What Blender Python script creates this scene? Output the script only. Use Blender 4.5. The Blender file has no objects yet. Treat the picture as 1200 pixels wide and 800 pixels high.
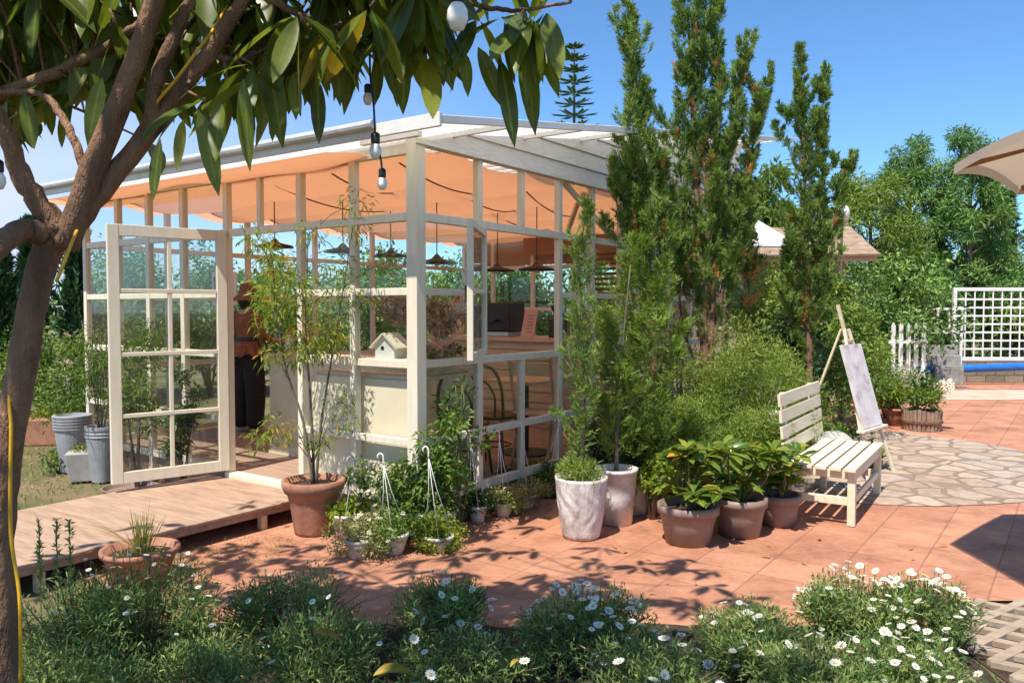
import bpy, math, random
import numpy as np
R = math.radians
SC = bpy.context.scene
COL = SC.collection
# ------------------------------------------------------------------ camera model
FPX, EYE = 933.0, 1.62
TH = math.atan(38.0/933.0)
FW = np.array((0, math.cos(TH), -math.sin(TH))); UPV = np.array((0, math.sin(TH), math.cos(TH)))
CAM = np.array((0, 0, EYE))
def ray(px, py):
    return np.array((1.0, 0, 0))*((px-600)/FPX) + UPV*((400-py)/FPX) + FW
def gp(px, py, z=0.0):
    d = ray(px, py); t = (z-EYE)/d[2]
    return CAM + d*t
def at(px, py, Y):
    d = ray(px, py)
    return CAM + d*(Y/d[1])
def proj(p):
    q = np.asarray(p, float)-CAM
    w = q@FW
    return 600+FPX*q[..., 0]/w, 400-FPX*(q@UPV)/w
# ------------------------------------------------------------------ materials
def nt(name):
    m = bpy.data.materials.new(name); m.use_nodes = True
    t = m.node_tree
    return m, t, t.nodes['Principled BSDF'], t.nodes['Material Output']
def ramp(t, fac, cols, pos=None):
    r = t.nodes.new('ShaderNodeValToRGB'); e = r.color_ramp.elements
    n = len(cols); pos = pos or [i/(n-1) for i in range(n)]
    while len(e) < n: e.new(0.5)
    for i in range(n):
        e[i].position = pos[i]; e[i].color = (*cols[i], 1)
    t.links.new(fac, r.inputs[0]); return r.outputs[0]
def noise(t, scale, detail=4, rough=.6, coord='Object', stretch=None):
    tc = t.nodes.new('ShaderNodeTexCoord'); n = t.nodes.new('ShaderNodeTexNoise')
    n.inputs['Scale'].default_value = scale; n.inputs['Detail'].default_value = detail; n.inputs['Roughness'].default_value = rough
    src = tc.outputs[coord]
    if stretch:
        mp = t.nodes.new('ShaderNodeMapping'); mp.inputs['Scale'].default_value = stretch
        t.links.new(src, mp.inputs[0]); src = mp.outputs[0]
    t.links.new(src, n.inputs['Vector']); return n.outputs['Fac']
def bump(t, h, b, strength=.3, dist=.01):
    n = t.nodes.new('ShaderNodeBump'); n.inputs['Strength'].default_value = strength; n.inputs['Distance'].default_value = dist
    t.links.new(h, n.inputs['Height']); t.links.new(n.outputs[0], b.inputs['Normal'])
def pmat(name, c1, c2=None, rough=.6, scale=8, bs=.25, bd=.01, stretch=None, spec=.4, metal=0):
    m, t, b, o = nt(name)
    c2 = c2 or tuple(x*.8 for x in c1)
    n = noise(t, scale, 6, .65, stretch=stretch)
    t.links.new(ramp(t, n, [c2, c1], [.35, .62]), b.inputs['Base Color'])
    b.inputs['Roughness'].default_value = rough; b.inputs['Specular IOR Level'].default_value = spec; b.inputs['Metallic'].default_value = metal
    if bs: bump(t, noise(t, scale*4, 4, .7, stretch=stretch), b, bs, bd)
    return m
def leafmat(name, cols, pos=None, rough=.45, trans=.3, spec=.35, gain=1.3, rib=None):
    cols = [tuple(min(.9, v*gain*k) for v, k in zip(c, (1.2, 1.04, .85) if gain > 1 else (1, 1, 1))) for c in cols]
    m, t, b, o = nt(name)
    a = t.nodes.new('ShaderNodeAttribute'); a.attribute_name = 'rnd'
    c = ramp(t, a.outputs['Fac'], cols, pos)
    if rib:
        am = t.nodes.new('ShaderNodeAttribute'); am.attribute_name = 'mid'
        f = ramp(t, am.outputs['Fac'], [(0, 0, 0), (.75, .75, .75)], [.80, .95]); rm = t.nodes.new('ShaderNodeMixRGB'); t.links.new(f, rm.inputs[0]); t.links.new(c, rm.inputs[1]); rm.inputs[2].default_value = (*rib, 1); c = rm.outputs[0]
        nn = noise(t, 9, 5, .7); rv = t.nodes.new('ShaderNodeMixRGB'); rv.blend_type = 'MULTIPLY'; rv.inputs[0].default_value = 1; t.links.new(c, rv.inputs[1]); t.links.new(ramp(t, nn, [(.7, .68, .6), (1.15, 1.15, 1.1)], [.35, .65]), rv.inputs[2]); c = rv.outputs[0]
    t.links.new(c, b.inputs['Base Color']); b.inputs['Roughness'].default_value = rough; b.inputs['Specular IOR Level'].default_value = spec
    tr = t.nodes.new('ShaderNodeBsdfTranslucent'); g = t.nodes.new('ShaderNodeMixRGB'); g.blend_type = 'MULTIPLY'; g.inputs[0].default_value = 1
    g.inputs[2].default_value = (1.5, 1.45, .7, 1); t.links.new(c, g.inputs[1]); t.links.new(g.outputs[0], tr.inputs[0])
    mx = t.nodes.new('ShaderNodeMixShader'); mx.inputs[0].default_value = trans
    t.links.new(b.outputs[0], mx.inputs[1]); t.links.new(tr.outputs[0], mx.inputs[2]); t.links.new(mx.outputs[0], o.inputs[0])
    return m
def clothmat(name, col, trans=.5, tcol=None, clear=0.0, scale=3, rough=.8):
    m, t, b, o = nt(name)
    n = noise(t, scale, 5, .6)
    t.links.new(ramp(t, n, [tuple(x*.86 for x in col), col], [.3, .7]), b.inputs['Base Color']); b.inputs['Roughness'].default_value = rough
    tr = t.nodes.new('ShaderNodeBsdfTranslucent'); tr.inputs[0].default_value = (*(tcol or col), 1)
    mx = t.nodes.new('ShaderNodeMixShader'); mx.inputs[0].default_value = trans
    t.links.new(b.outputs[0], mx.inputs[1]); t.links.new(tr.outputs[0], mx.inputs[2]); out = mx.outputs[0]
    if clear:
        tp = t.nodes.new('ShaderNodeBsdfTransparent'); m2 = t.nodes.new('ShaderNodeMixShader'); m2.inputs[0].default_value = clear
        t.links.new(out, m2.inputs[1]); t.links.new(tp.outputs[0], m2.inputs[2]); out = m2.outputs[0]
    t.links.new(out, o.inputs[0]); return m
def glassmat(name):
    m, t, b, o = nt(name)
    lw = t.nodes.new('ShaderNodeLayerWeight'); lw.inputs[0].default_value = .5
    p = t.nodes.new('ShaderNodeMath'); p.operation = 'POWER'; p.inputs[1].default_value = 4; t.links.new(lw.outputs['Facing'], p.inputs[0])
    q = t.nodes.new('ShaderNodeMath'); q.operation = 'MULTIPLY_ADD'; q.inputs[1].default_value = .8; q.inputs[2].default_value = .03; t.links.new(p.outputs[0], q.inputs[0])
    tp = t.nodes.new('ShaderNodeBsdfTransparent'); tp.inputs[0].default_value = (.95, .965, .95, 1)
    gl = t.nodes.new('ShaderNodeBsdfGlossy'); gl.inputs['Roughness'].default_value = .01
    mx = t.nodes.new('ShaderNodeMixShader'); t.links.new(q.outputs[0], mx.inputs[0])
    t.links.new(tp.outputs[0], mx.inputs[1]); t.links.new(gl.outputs[0], mx.inputs[2])
    # thin film of dust
    df = t.nodes.new('ShaderNodeBsdfDiffuse'); df.inputs[0].default_value = (.75, .72, .66, 1)
    m2 = t.nodes.new('ShaderNodeMixShader')
    d = noise(t, 2.5, 5, .7); dm = t.nodes.new('ShaderNodeMath'); dm.operation = 'MULTIPLY'; dm.inputs[1].default_value = .008; t.links.new(d, dm.inputs[0])
    t.links.new(dm.outputs[0], m2.inputs[0]); t.links.new(mx.outputs[0], m2.inputs[1]); t.links.new(df.outputs[0], m2.inputs[2])
    t.links.new(m2.outputs[0], o.inputs[0]); return m
# ------------------------------------------------------------------ mesh builder
def nrm(v):
    v = np.asarray(v, float)
    return v/np.maximum(np.linalg.norm(v, axis=-1, keepdims=True), 1e-9)
class MB:
    def __init__(s): s.V = []; s.F = []; s.A = []; s.B = []; s.n = 0
    def add(s, V, F, rnd=.5, mid=0.):
        V = np.asarray(V, float).reshape(-1, 3); s.B.append(np.full(len(V), mid) if np.isscalar(mid) else np.asarray(mid))
        for f in (F if isinstance(F, list) else [F]):
            s.F.append(np.asarray(f, int)+s.n)
        s.V.append(V); s.A.append(np.full(len(V), rnd) if np.isscalar(rnd) else np.asarray(rnd)); s.n += len(V); return s
    def box(s, c, d, rz=0, rnd=.5):
        x, y, z = (v/2 for v in d)
        V = np.array([(sx*x, sy*y, sz*z) for sz in (-1, 1) for sy in (-1, 1) for sx in (-1, 1)])
        if rz: ca, sa = math.cos(rz), math.sin(rz); V = np.stack([V[:, 0]*ca-V[:, 1]*sa, V[:, 0]*sa+V[:, 1]*ca, V[:, 2]], 1)
        return s.add(V+np.array(c), np.array([(0, 2, 3, 1), (4, 5, 7, 6), (0, 1, 5, 4), (2, 6, 7, 3), (0, 4, 6, 2), (1, 3, 7, 5)]), rnd)
    def bb(s, a, b, rnd=.5):
        a, b = np.minimum(a, b), np.maximum(a, b)
        return s.box((np.asarray(a)+b)/2, np.abs(b-np.asarray(a)), 0, rnd)
    def bar(s, p, q, w, h, up=(0, 0, 1), rnd=.5):
        p = np.asarray(p, float); q = np.asarray(q, float); d = nrm(q-p); sd = np.cross(d, up)
        if np.linalg.norm(sd) < 1e-4: sd = np.cross(d, (0, 1, 0))
        sd = nrm(sd); u = np.cross(sd, d)
        V = [b+sd*(i*w/2)+u*(j*h/2) for b in (p, q) for j in (-1, 1) for i in (-1, 1)]
        return s.add(V, np.array([(0, 1, 3, 2), (4, 6, 7, 5), (0, 4, 5, 1), (2, 3, 7, 6), (0, 2, 6, 4), (1, 5, 7, 3)]), rnd)
    def tube(s, path, rad, n=8, rnd=.5, cap=True):
        P = np.asarray(path, float); k = len(P); rad = np.full(k, rad) if np.isscalar(rad) else np.asarray(rad, float)
        T = np.gradient(P, axis=0); T = nrm(T)
        ref = np.array((0, 0, 1.)) if abs(T[0][2]) < .9 else np.array((1., 0, 0))
        u = nrm(np.cross(T[0], ref)); V = []
        for i in range(k):
            u = nrm(u-T[i]*(u@T[i])); w = np.cross(T[i], u)
            a = np.arange(n)*2*math.pi/n
            V.append(P[i]+rad[i]*(np.cos(a)[:, None]*u+np.sin(a)[:, None]*w))
        F = [np.array([(i*n+j, i*n+(j+1) % n, (i+1)*n+(j+1) % n, (i+1)*n+j) for i in range(k-1) for j in range(n)])]
        if cap: F += [np.array([list(range(n))[::-1]]), np.array([[(k-1)*n+j for j in range(n)]])]
        return s.add(np.concatenate(V), F, rnd)
    def lathe(s, prof, n=24, c=(0, 0, 0), rnd=.5, wob=0, rng=None):
        a = np.arange(n)*2*math.pi/n; V = []
        for (r, z) in prof: V.append(np.stack([r*np.cos(a), r*np.sin(a), np.full(n, z)], 1))
        V = np.concatenate(V)
        if wob: V += rng.normal(0, wob, V.shape)
        k = len(prof)
        F = [np.array([(i*n+j, i*n+(j+1) % n, (i+1)*n+(j+1) % n, (i+1)*n+j) for i in range(k-1) for j in range(n)])]
        F += [np.array([list(range(n))[::-1]]), np.array([[(k-1)*n+j for j in range(n)]])]
        return s.add(V+np.array(c), F, rnd)
    def sphere(s, c, r, n=12, m=8, rnd=.5):
        r = np.full(3, r) if np.isscalar(r) else np.asarray(r, float)
        pr = [(math.sin(math.pi*i/m) if 0 < i < m else .02, -math.cos(math.pi*i/m)) for i in range(m+1)]
        t = MB().lathe(pr, n)
        return s.add(t.V[0]*r+np.array(c), [f for f in t.F], rnd)
    def leaves(s, P, D, N, L, W, nseg=1, bend=0., fold=0., rnd=.5, peak=.45, rnde=.8):
        P = np.asarray(P, float); n = len(P)
        D = nrm(D); S = nrm(np.cross(D, N)); N = np.cross(S, D)
        L = np.broadcast_to(L, n)[:, None]; W = np.broadcast_to(W, n)[:, None]; bend = np.broadcast_to(bend, n)[:, None]; fold = np.broadcast_to(fold, n)[:, None]
        rnd = np.broadcast_to(rnd, n); g = np.array((0, 0, -1.))
        if nseg == 1:
            m = P+D*L*peak+g*bend*L*peak**2
            V = np.stack([P, m+S*W/2+N*W*fold, P+D*L+g*bend*L, m-S*W/2+N*W*fold], 1).reshape(-1, 3)
            F = (np.arange(n)*4)[:, None]+np.arange(4)[None]
            return s.add(V, F, np.repeat(rnd, 4))
        rows = []
        for i in range(nseg+1):
            t = i/nseg; w = max(.02, math.sin(math.pi*t**(math.log(.5)/math.log(peak)))**rnde if 0 < t < 1 else .02)
            c = P+D*L*t+g*bend*L*t*t
            rows += [c+S*W/2*w+N*W*fold*w, c, c-S*W/2*w+N*W*fold*w]
        V = np.stack(rows, 1).reshape(-1, 3); k = 3*(nseg+1)
        q = np.array([(3*i+j, 3*i+j+1, 3*i+j+4, 3*i+j+3) for i in range(nseg) for j in range(2)])
        F = ((np.arange(n)*k)[:, None, None]+q[None]).reshape(-1, 4)
        return s.add(V, F, np.repeat(rnd, k), np.tile((0., 1., 0.), n*(nseg+1)))
    def mesh(s, name, mat, smooth=False):
        me = bpy.data.meshes.new(name); V = np.concatenate(s.V); me.vertices.add(len(V)); me.vertices.foreach_set('co', V.ravel())
        li = np.concatenate([f.ravel() for f in s.F]); tot = np.concatenate([np.full(len(f), f.shape[1]) for f in s.F])
        me.loops.add(len(li)); me.loops.foreach_set('vertex_index', li.astype(np.int32))
        me.polygons.add(len(tot)); me.polygons.foreach_set('loop_start', (np.cumsum(tot)-tot).astype(np.int32))
        me.polygons.foreach_set('use_smooth', np.full(len(tot), bool(smooth)))
        me.update(calc_edges=True); me.validate()
        a = me.attributes.new('rnd', 'FLOAT', 'POINT')
        A = np.concatenate(s.A).astype(np.float32)
        if len(A) == len(me.vertices): a.data.foreach_set('value', A)
        Bm = np.concatenate(s.B).astype(np.float32)
        if Bm.any() and len(Bm) == len(me.vertices): me.attributes.new('mid', 'FLOAT', 'POINT').data.foreach_set('value', Bm)
        me.materials.append(mat); return me
    def build(s, name, mat, parent=None, smooth=False, bevel=0, loc=None, **kw):
        o = bpy.data.objects.new(name, s.mesh(name, mat, smooth)); COL.objects.link(o)
        if parent is not None: o.parent = parent
        if loc is not None: o.location = loc
        if bevel:
            m = o.modifiers.new('bevel', 'BEVEL'); m.width = bevel; m.segments = 2; m.limit_method = 'ANGLE'
        tag(o, **kw); return o
def tag(o, label=None, cat=None, group=None, kind=None):
    if label: o['label'] = label
    if cat: o['category'] = cat
    if group: o['group'] = group
    if kind: o['kind'] = kind
    return o
def thing(name, label, cat, loc=(0, 0, 0), rz=0, group=None):
    o = bpy.data.objects.new(name, None); COL.objects.link(o); o.location = tuple(float(v) for v in loc); o.rotation_euler = (0, 0, rz)
    o.empty_display_size = .1
    return tag(o, label, cat, group)
def dup(root, loc, rz=0, label=None, scale=1):
    def cp(o, par):
        c = o.copy(); COL.objects.link(c); c.parent = par
        for ch in list(o.children): cp(ch, c)
        return c
    r = cp(root, None); r.location = tuple(float(v) for v in loc); r.rotation_euler = (0, 0, rz); r.scale = (scale,)*3
    if label: r['label'] = label
    return r
# ------------------------------------------------------------------ foliage
def rsph(rng, n): return nrm(rng.normal(size=(n, 3)))
UP = np.array((0, 0, 1.))
def foliage(mb, rng, blobs, n, L, W, out=.8, up=.3, jit=.6, nseg=1, bend=.1, fold=.1, core=2.2, zmin=None, lo=0., hi=1., var=.25):
    """n leaves spread through the volume of ellipsoid clumps (cx,cy,cz,rx,ry,rz)"""
    vol = np.array([b[3]*b[4]*b[5] for b in blobs])**.8; cnt = np.maximum(3, (n*vol/vol.sum()).astype(int))
    for b, k in zip(blobs, cnt):
        v = rsph(rng, k); r = rng.random(k)**(1/core)*rng.uniform(.85, 1.15, k)
        P = np.array(b[:3])+v*np.array(b[3:6])*r[:, None]
        D = nrm(v*out+UP*up+rng.normal(size=(k, 3))*jit); N = nrm(UP*.7+rng.normal(size=(k, 3))*.6+v*.4)
        base = rng.uniform(lo+(hi-lo)*.2, hi-(hi-lo)*.2); rn = np.clip(base+rng.normal(0, var*(hi-lo), k), lo+.001, hi)
        if zmin is not None:
            m = P[:, 2] > zmin; P, D, N, rn = P[m], D[m], N[m], rn[m]
        mb.leaves(P, D, N, L*rng.uniform(.6, 1.25, len(P)), W*rng.uniform(.7, 1.2, len(P)), nseg, bend, fold, rn)
    return mb
def blobs_in(rng, c, rad, k, s, squash=1., top=False):
    out = []
    for i in range(k):
        v = rsph(rng, 1)[0]
        if top: v[2] = abs(v[2])
        p = np.array(c)+v*np.array(rad)*rng.random()**.45
        q = s*rng.uniform(.6, 1.3); out.append((*p, q*rng.uniform(.8, 1.2), q*rng.uniform(.8, 1.2), q*squash*rng.uniform(.8, 1.2)))
    return out
def flames(rng, leaders, m=9, k=.52, ang=(50, 74), ln=(1.2, 2.3)):
    out = []
    for (b, t, rm, sh) in leaders:
        b = np.asarray(b, float); t = np.asarray(t, float); out.append((b, t, rm*k, sh*.55))
        for i in range(m):
            u = (i+rng.random())/m*.85+.04; a = rng.random()*6.28; e = math.radians(rng.uniform(*ang)); l = rm*rng.uniform(*ln)*(1.25-u*.75)
            p = b+(t-b)*u; d = np.array((math.cos(a)*math.cos(e), math.sin(a)*math.cos(e), math.sin(e))); out.append((p, p+d*l, rm*rng.uniform(.28, .42), sh*.45/m))
    return out
def juniper(mb, rng, leaders, nb, ns, L=.07, W=.014, brown=0., lift=(36, 64)):
    for (b, t, rm, share) in leaders:
        b = np.asarray(b, float); t = np.asarray(t, float); k = int(nb*share)
        u = rng.random(k)**.9; ax = b+(t-b)*u[:, None]
        ax += np.stack([np.sin(u*9+rm*40)*.03, np.cos(u*7+rm*30)*.03, 0*u], 1)*np.minimum(1, 3*(1-u))[:, None]
        pr = np.where(u < .3, .45+u*1.8, 1.02-((u-.3)/.7)**.95*.97)
        az = rng.random(k)*2*math.pi; lob = .70+.45*np.sin(az*3+u*23+rm*10)*np.sin(u*31)
        ph = np.radians(rng.uniform(lift[0], lift[1], k)); ln = rm*pr*lob*rng.uniform(.4, 1.4, k)/np.cos(ph)*.8+.05
        out = np.stack([np.cos(az), np.sin(az), 0*az], 1)
        D = out*np.cos(ph)[:, None]+UP*np.sin(ph)[:, None]*rng.uniform(.7, 1, k)[:, None]
        base = rng.uniform(.1, .75, k); base = np.where(rng.random(k) < brown*np.clip(1.3-u*2.2, 0, 1), .97, base)
        s = rng.random((k, ns))**.7
        P = (ax[:, None]+D[:, None]*(ln[:, None]*s)[..., None]+UP*(ln[:, None]*s**2*.28)[..., None]+rng.normal(0, .016, (k, ns, 3))*(1.2-s)[..., None]).reshape(-1, 3)
        dd = nrm(np.repeat(D, ns, 0)+rng.normal(0, .42, (k*ns, 3))+UP*.25)
        rn = np.clip(np.repeat(base, ns)+np.where(np.repeat(base, ns) > .9, 0, rng.normal(0, .1, k*ns)), 0, 1)
        n = k*ns
        mb.leaves(P, dd, nrm(rng.normal(size=(n, 3))), L*rng.uniform(.6, 1.3, n), W*rng.uniform(.7, 1.3, n), 1, 0, .15, rn, peak=.4)
    return mb
def curve(pts, n=12, wob=0, rng=None):
    P = np.asarray(pts, float); k = len(P); x = np.linspace(0, k-1, n); out = []
    for v in x:
        i = min(int(v), k-2); f = v-i
        p0, p1, p2, p3 = P[max(i-1, 0)], P[i], P[i+1], P[min(i+2, k-1)]
        out.append(.5*((2*p1)+(-p0+p2)*f+(2*p0-5*p1+4*p2-p3)*f*f+(-p0+3*p1-3*p2+p3)*f**3))
    out = np.array(out)
    if wob: out[1:-1] += rng.normal(0, wob, (n-2, 3))
    return out
# ------------------------------------------------------------------ camera, world, sun
cd = bpy.data.cameras.new('Camera'); cam = bpy.data.objects.new('Camera', cd); COL.objects.link(cam)
cam.location = (0, 0, EYE); cam.rotation_euler = (math.pi/2-TH, 0, 0); cd.sensor_width = 36; cd.lens = 36*FPX/1200; cd.clip_end = 2000; cd.clip_start = .05
SC.camera = cam
SUN_EL, SUN_AZ = R(62), math.atan2(-.5, -.866)          # azimuth from +Y towards +X
w = bpy.data.worlds.new('World'); SC.world = w; w.use_nodes = True; t = w.node_tree
bg = t.nodes['Background']; sky = t.nodes.new('ShaderNodeTexSky'); sky.sky_type = 'NISHITA'; sky.sun_disc = False
sky.sun_elevation = SUN_EL; sky.sun_rotation = SUN_AZ % (2*math.pi); sky.altitude = 900; sky.air_density = 1.0; sky.dust_density = .12; sky.ozone_density = 5
tc = t.nodes.new('ShaderNodeTexCoord'); mp = t.nodes.new('ShaderNodeMapping'); mp.inputs['Scale'].default_value = (1, 1, 2.6); mp.inputs['Location'].default_value = (.35, 0, .2)
nz = t.nodes.new('ShaderNodeTexNoise'); nz.inputs['Scale'].default_value = 2.1; nz.inputs['Detail'].default_value = 7; nz.inputs['Roughness'].default_value = .55
t.links.new(tc.outputs['Generated'], mp.inputs[0]); t.links.new(mp.outputs[0], nz.inputs['Vector'])
sx = t.nodes.new('ShaderNodeSeparateXYZ'); t.links.new(tc.outputs['Generated'], sx.inputs[0])
gx = t.nodes.new('ShaderNodeMapRange'); gx.inputs[1].default_value = 0.02; gx.inputs[2].default_value = -.38; t.links.new(sx.outputs[0], gx.inputs[0])
gz = t.nodes.new('ShaderNodeMapRange'); gz.inputs[1].default_value = .42; gz.inputs[2].default_value = .16; t.links.new(sx.outputs[2], gz.inputs[0])
cl = t.nodes.new('ShaderNodeMapRange'); cl.inputs[1].default_value = .34; cl.inputs[2].default_value = .72; t.links.new(nz.outputs['Fac'], cl.inputs[0])
m1 = t.nodes.new('ShaderNodeMath'); m1.operation = 'MULTIPLY'; t.links.new(gx.outputs[0], m1.inputs[0]); t.links.new(gz.outputs[0], m1.inputs[1])
m2 = t.nodes.new('ShaderNodeMath'); m2.operation = 'MULTIPLY'; t.links.new(m1.outputs[0], m2.inputs[0]); t.links.new(cl.outputs[0], m2.inputs[1])
mc = t.nodes.new('ShaderNodeMixRGB'); t.links.new(m2.outputs[0], mc.inputs[0]); tint = t.nodes.new('ShaderNodeMixRGB'); tint.blend_type = 'MULTIPLY'; tint.inputs[0].default_value = 1; tint.inputs[2].default_value = (.53, .70, .79, 1); t.links.new(sky.outputs[0], tint.inputs[1]); t.links.new(tint.outputs[0], mc.inputs[1]); mc.inputs[2].default_value = (3.0, 3.3, 4.5, 1)
t.links.new(mc.outputs[0], bg.inputs[0]); bg.inputs[1].default_value = .15
sl = bpy.data.lights.new('Sun', 'SUN'); so = bpy.data.objects.new('Sun', sl); COL.objects.link(so)
sl.energy = 4.2; sl.angle = R(.53); sl.color = (1, .94, .84)
so.rotation_euler = (math.pi/2-SUN_EL, 0, 0)
from mathutils import Vector
sdir = Vector((-.5*math.cos(SUN_EL), -.866*math.cos(SUN_EL), math.sin(SUN_EL)))
so.rotation_euler = sdir.to_track_quat('Z', 'Y').to_euler(); so.location = (-4, -6, 12)
vs = SC.view_settings; vs.view_transform = 'Standard'; vs.look = 'None'; vs.exposure = .78; vs.gamma = 1; vs.use_curve_mapping = False
SC.cycles.max_bounces = 10; SC.cycles.transparent_max_bounces = 24; SC.cycles.diffuse_bounces = 4; SC.cycles.glossy_bounces = 3; SC.cycles.use_denoising = True
SC.cycles.sample_clamp_indirect = 6; SC.cycles.caustics_reflective = False; SC.cycles.caustics_refractive = False
# ------------------------------------------------------------------ palette
CREAM = pmat('cream_paint', (.76, .69, .54), (.69, .61, .47), .5, 4, .25, .004, stretch=(5, 5, .7))
CREAM_D = pmat('cream_panel', (.70, .63, .46), (.63, .56, .39), .55, 3, .12, .004)
WHITE = pmat('white_paint', (.80, .78, .74), (.70, .68, .63), .5, 6, .15, .004)
GREYW = pmat('grey_white_siding', (.62, .60, .59), (.50, .49, .48), .6, 9, .3, .006, stretch=(1, 6, 6))
GLASS = glassmat('window_glass')
ROOFM = clothmat('translucent_roof_sheet', (.86, .85, .82), .72, (.95, .93, .88), clear=.22)
FABR = clothmat('orange_fabric', (.70, .34, .18), .66, (.92, .43, .22), scale=1.2)
WOODG = pmat('weathered_deck', (.46, .31, .21), (.30, .19, .125), .75, 3, .35, .006, stretch=(6, .8, 6))
PLANK = pmat('plank_floor', (.42, .29, .21), (.28, .185, .125), .6, 3, .3, .004, stretch=(8, .8, 4))
PALEW = pmat('pale_wood', (.66, .52, .34), (.52, .39, .24), .55, 3, .2, .004, stretch=(8, 1, 8))
BENCHW = pmat('cream_bench_wood', (.80, .70, .52), (.68, .56, .39), .55, 4, .2, .004, stretch=(1, 5, 5))
TERRA = pmat('terracotta', (.40, .19, .115), (.26, .115, .07), .8, 7, .35, .01)
MOCHA = pmat('mocha_plastic', (.27, .19, .155), (.22, .15, .12), .5, 5, .15, .005)
WPOT = pmat('white_stone_pot', (.72, .66, .60), (.40, .34, .30), .75, 11, .5, .02, stretch=(1, 1, .35))
WPLAST = pmat('white_plastic', (.74, .71, .66), (.5, .45, .4), .5, 9, .2, .01)
GREYPOT = pmat('grey_pot', (.36, .37, .38), (.26, .27, .28), .55, 6, .2, .006)
SOIL = pmat('soil', (.085, .055, .035), (.035, .024, .017), .95, 14, .8, .03)
DARKM = pmat('black_metal', (.03, .028, .027), (.02, .019, .018), .4, 9, .1)
BROWNB = pmat('bent_wood', (.16, .075, .035), (.10, .045, .02), .35, 9, .1)
BARK = pmat('smooth_bark', (.31, .17, .095), (.13, .07, .042), .9, 7, 1.0, .03, stretch=(1, 1, .35))
BARKG = pmat('grey_bark', (.20, .16, .12), (.09, .07, .05), .9, 14, .7, .01, stretch=(1, 1, .3))
BARKR = pmat('red_bark', (.24, .13, .08), (.12, .06, .04), .9, 20, .7, .01, stretch=(1, 1, .2))
STEM = pmat('green_stem', (.14, .13, .05), (.09, .08, .03), .7, 9, .2)
WIRE = pmat('white_wire', (.82, .80, .76), (.7, .68, .64), .4, 9, 0)
YELLOW = pmat('yellow_cable', (.78, .42, .02), (.66, .34, .02), .4, 9, .1)
BLUEP = pmat('blue_pipe', (.02, .16, .52), (.02, .12, .42), .4, 4, .2)
STONEW = pmat('stone_block', (.36, .34, .31), (.20, .19, .17), .9, 5, .7, .03)
MAG = leafmat('broad_glossy_leaf', [(.042, .075, .012), (.075, .125, .02), (.12, .175, .03), (.2, .23, .03), (.30, .20, .03)], [0, .4, .75, .93, 1], .34, .45, .5, rib=(.22, .26, .07))
JUN = leafmat('juniper_green', [(.035, .075, .02), (.065, .125, .032), (.11, .18, .045), (.15, .21, .055), (.25, .15, .07)], [0, .35, .7, .88, .96], .6, .26, gain=1.8)
JUN2 = leafmat('dark_conifer_green', [(.010, .035, .018), (.02, .06, .026), (.04, .09, .035)], None, .6, .15, gain=1.7)
FEATH = leafmat('feathery_green', [(.05, .10, .02), (.09, .165, .032), (.14, .22, .045), (.2, .26, .065)], None, .55, .3, gain=1.45)
DAISYG = leafmat('daisy_green', [(.035, .075, .03), (.065, .125, .045), (.11, .175, .06), (.18, .22, .09)], None, .55, .28, gain=1.75)
LIME = leafmat('lime_leaf', [(.05, .11, .012), (.10, .18, .02), (.17, .25, .03), (.26, .29, .04)], None, .4, .35)
MIDG = leafmat('mid_green_leaf', [(.03, .075, .015), (.055, .12, .022), (.09, .17, .03), (.14, .21, .045)], None, .45, .3)
DARKG = leafmat('dark_green_leaf', [(.012, .04, .014), (.025, .065, .02), (.045, .095, .028)], None, .4, .2)
SPOT = leafmat('yellow_green_broad_leaf', [(.025, .065, .012), (.055, .12, .018), (.12, .19, .03), (.30, .31, .05), (.38, .2, .04)], [0, .35, .68, .92, 1], .3, .3, .5, rib=(.34, .40, .12))
NAND = leafmat('bamboo_like_leaf', [(.07, .14, .02), (.13, .21, .03), (.22, .28, .045), (.42, .22, .06)], [0, .5, .9, 1], .45, .4)
GREYG = leafmat('silver_leaf', [(.13, .17, .12), (.2, .25, .19), (.3, .34, .3), (.38, .40, .46)], None, .6, .2)
PINKMIX = leafmat('variegated_leaf', [(.08, .13, .04), (.15, .21, .07), (.24, .27, .12), (.42, .34, .27)], [0, .45, .8, 1], .5, .3)
DRIED = leafmat('dried_flower', [(.15, .10, .07), (.30, .21, .16), (.42, .31, .26), (.52, .38, .34)], None, .8, .2, gain=1)
PETW = leafmat('white_petal', [(.78, .78, .74), (.85, .85, .82)], None, .5, .35, gain=1)
PETL = leafmat('lilac_petal', [(.42, .30, .52), (.62, .48, .70)], None, .5, .35)
PETP = leafmat('pink_petal', [(.55, .26, .27), (.68, .42, .42)], None, .5, .35, gain=1)
GRASSM = leafmat('grass_blade', [(.06, .11, .02), (.12, .17, .035), (.22, .22, .07), (.33, .26, .12)], None, .6, .3)
WOODS = leafmat('far_tree_green', [(.018, .05, .018), (.035, .085, .026), (.065, .13, .036), (.1, .17, .05)], None, .6, .22, gain=2.3)
WOODL = leafmat('light_tree_green', [(.05, .11, .022), (.09, .17, .03), (.14, .23, .045), (.2, .28, .07)], None, .55, .3)
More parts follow.
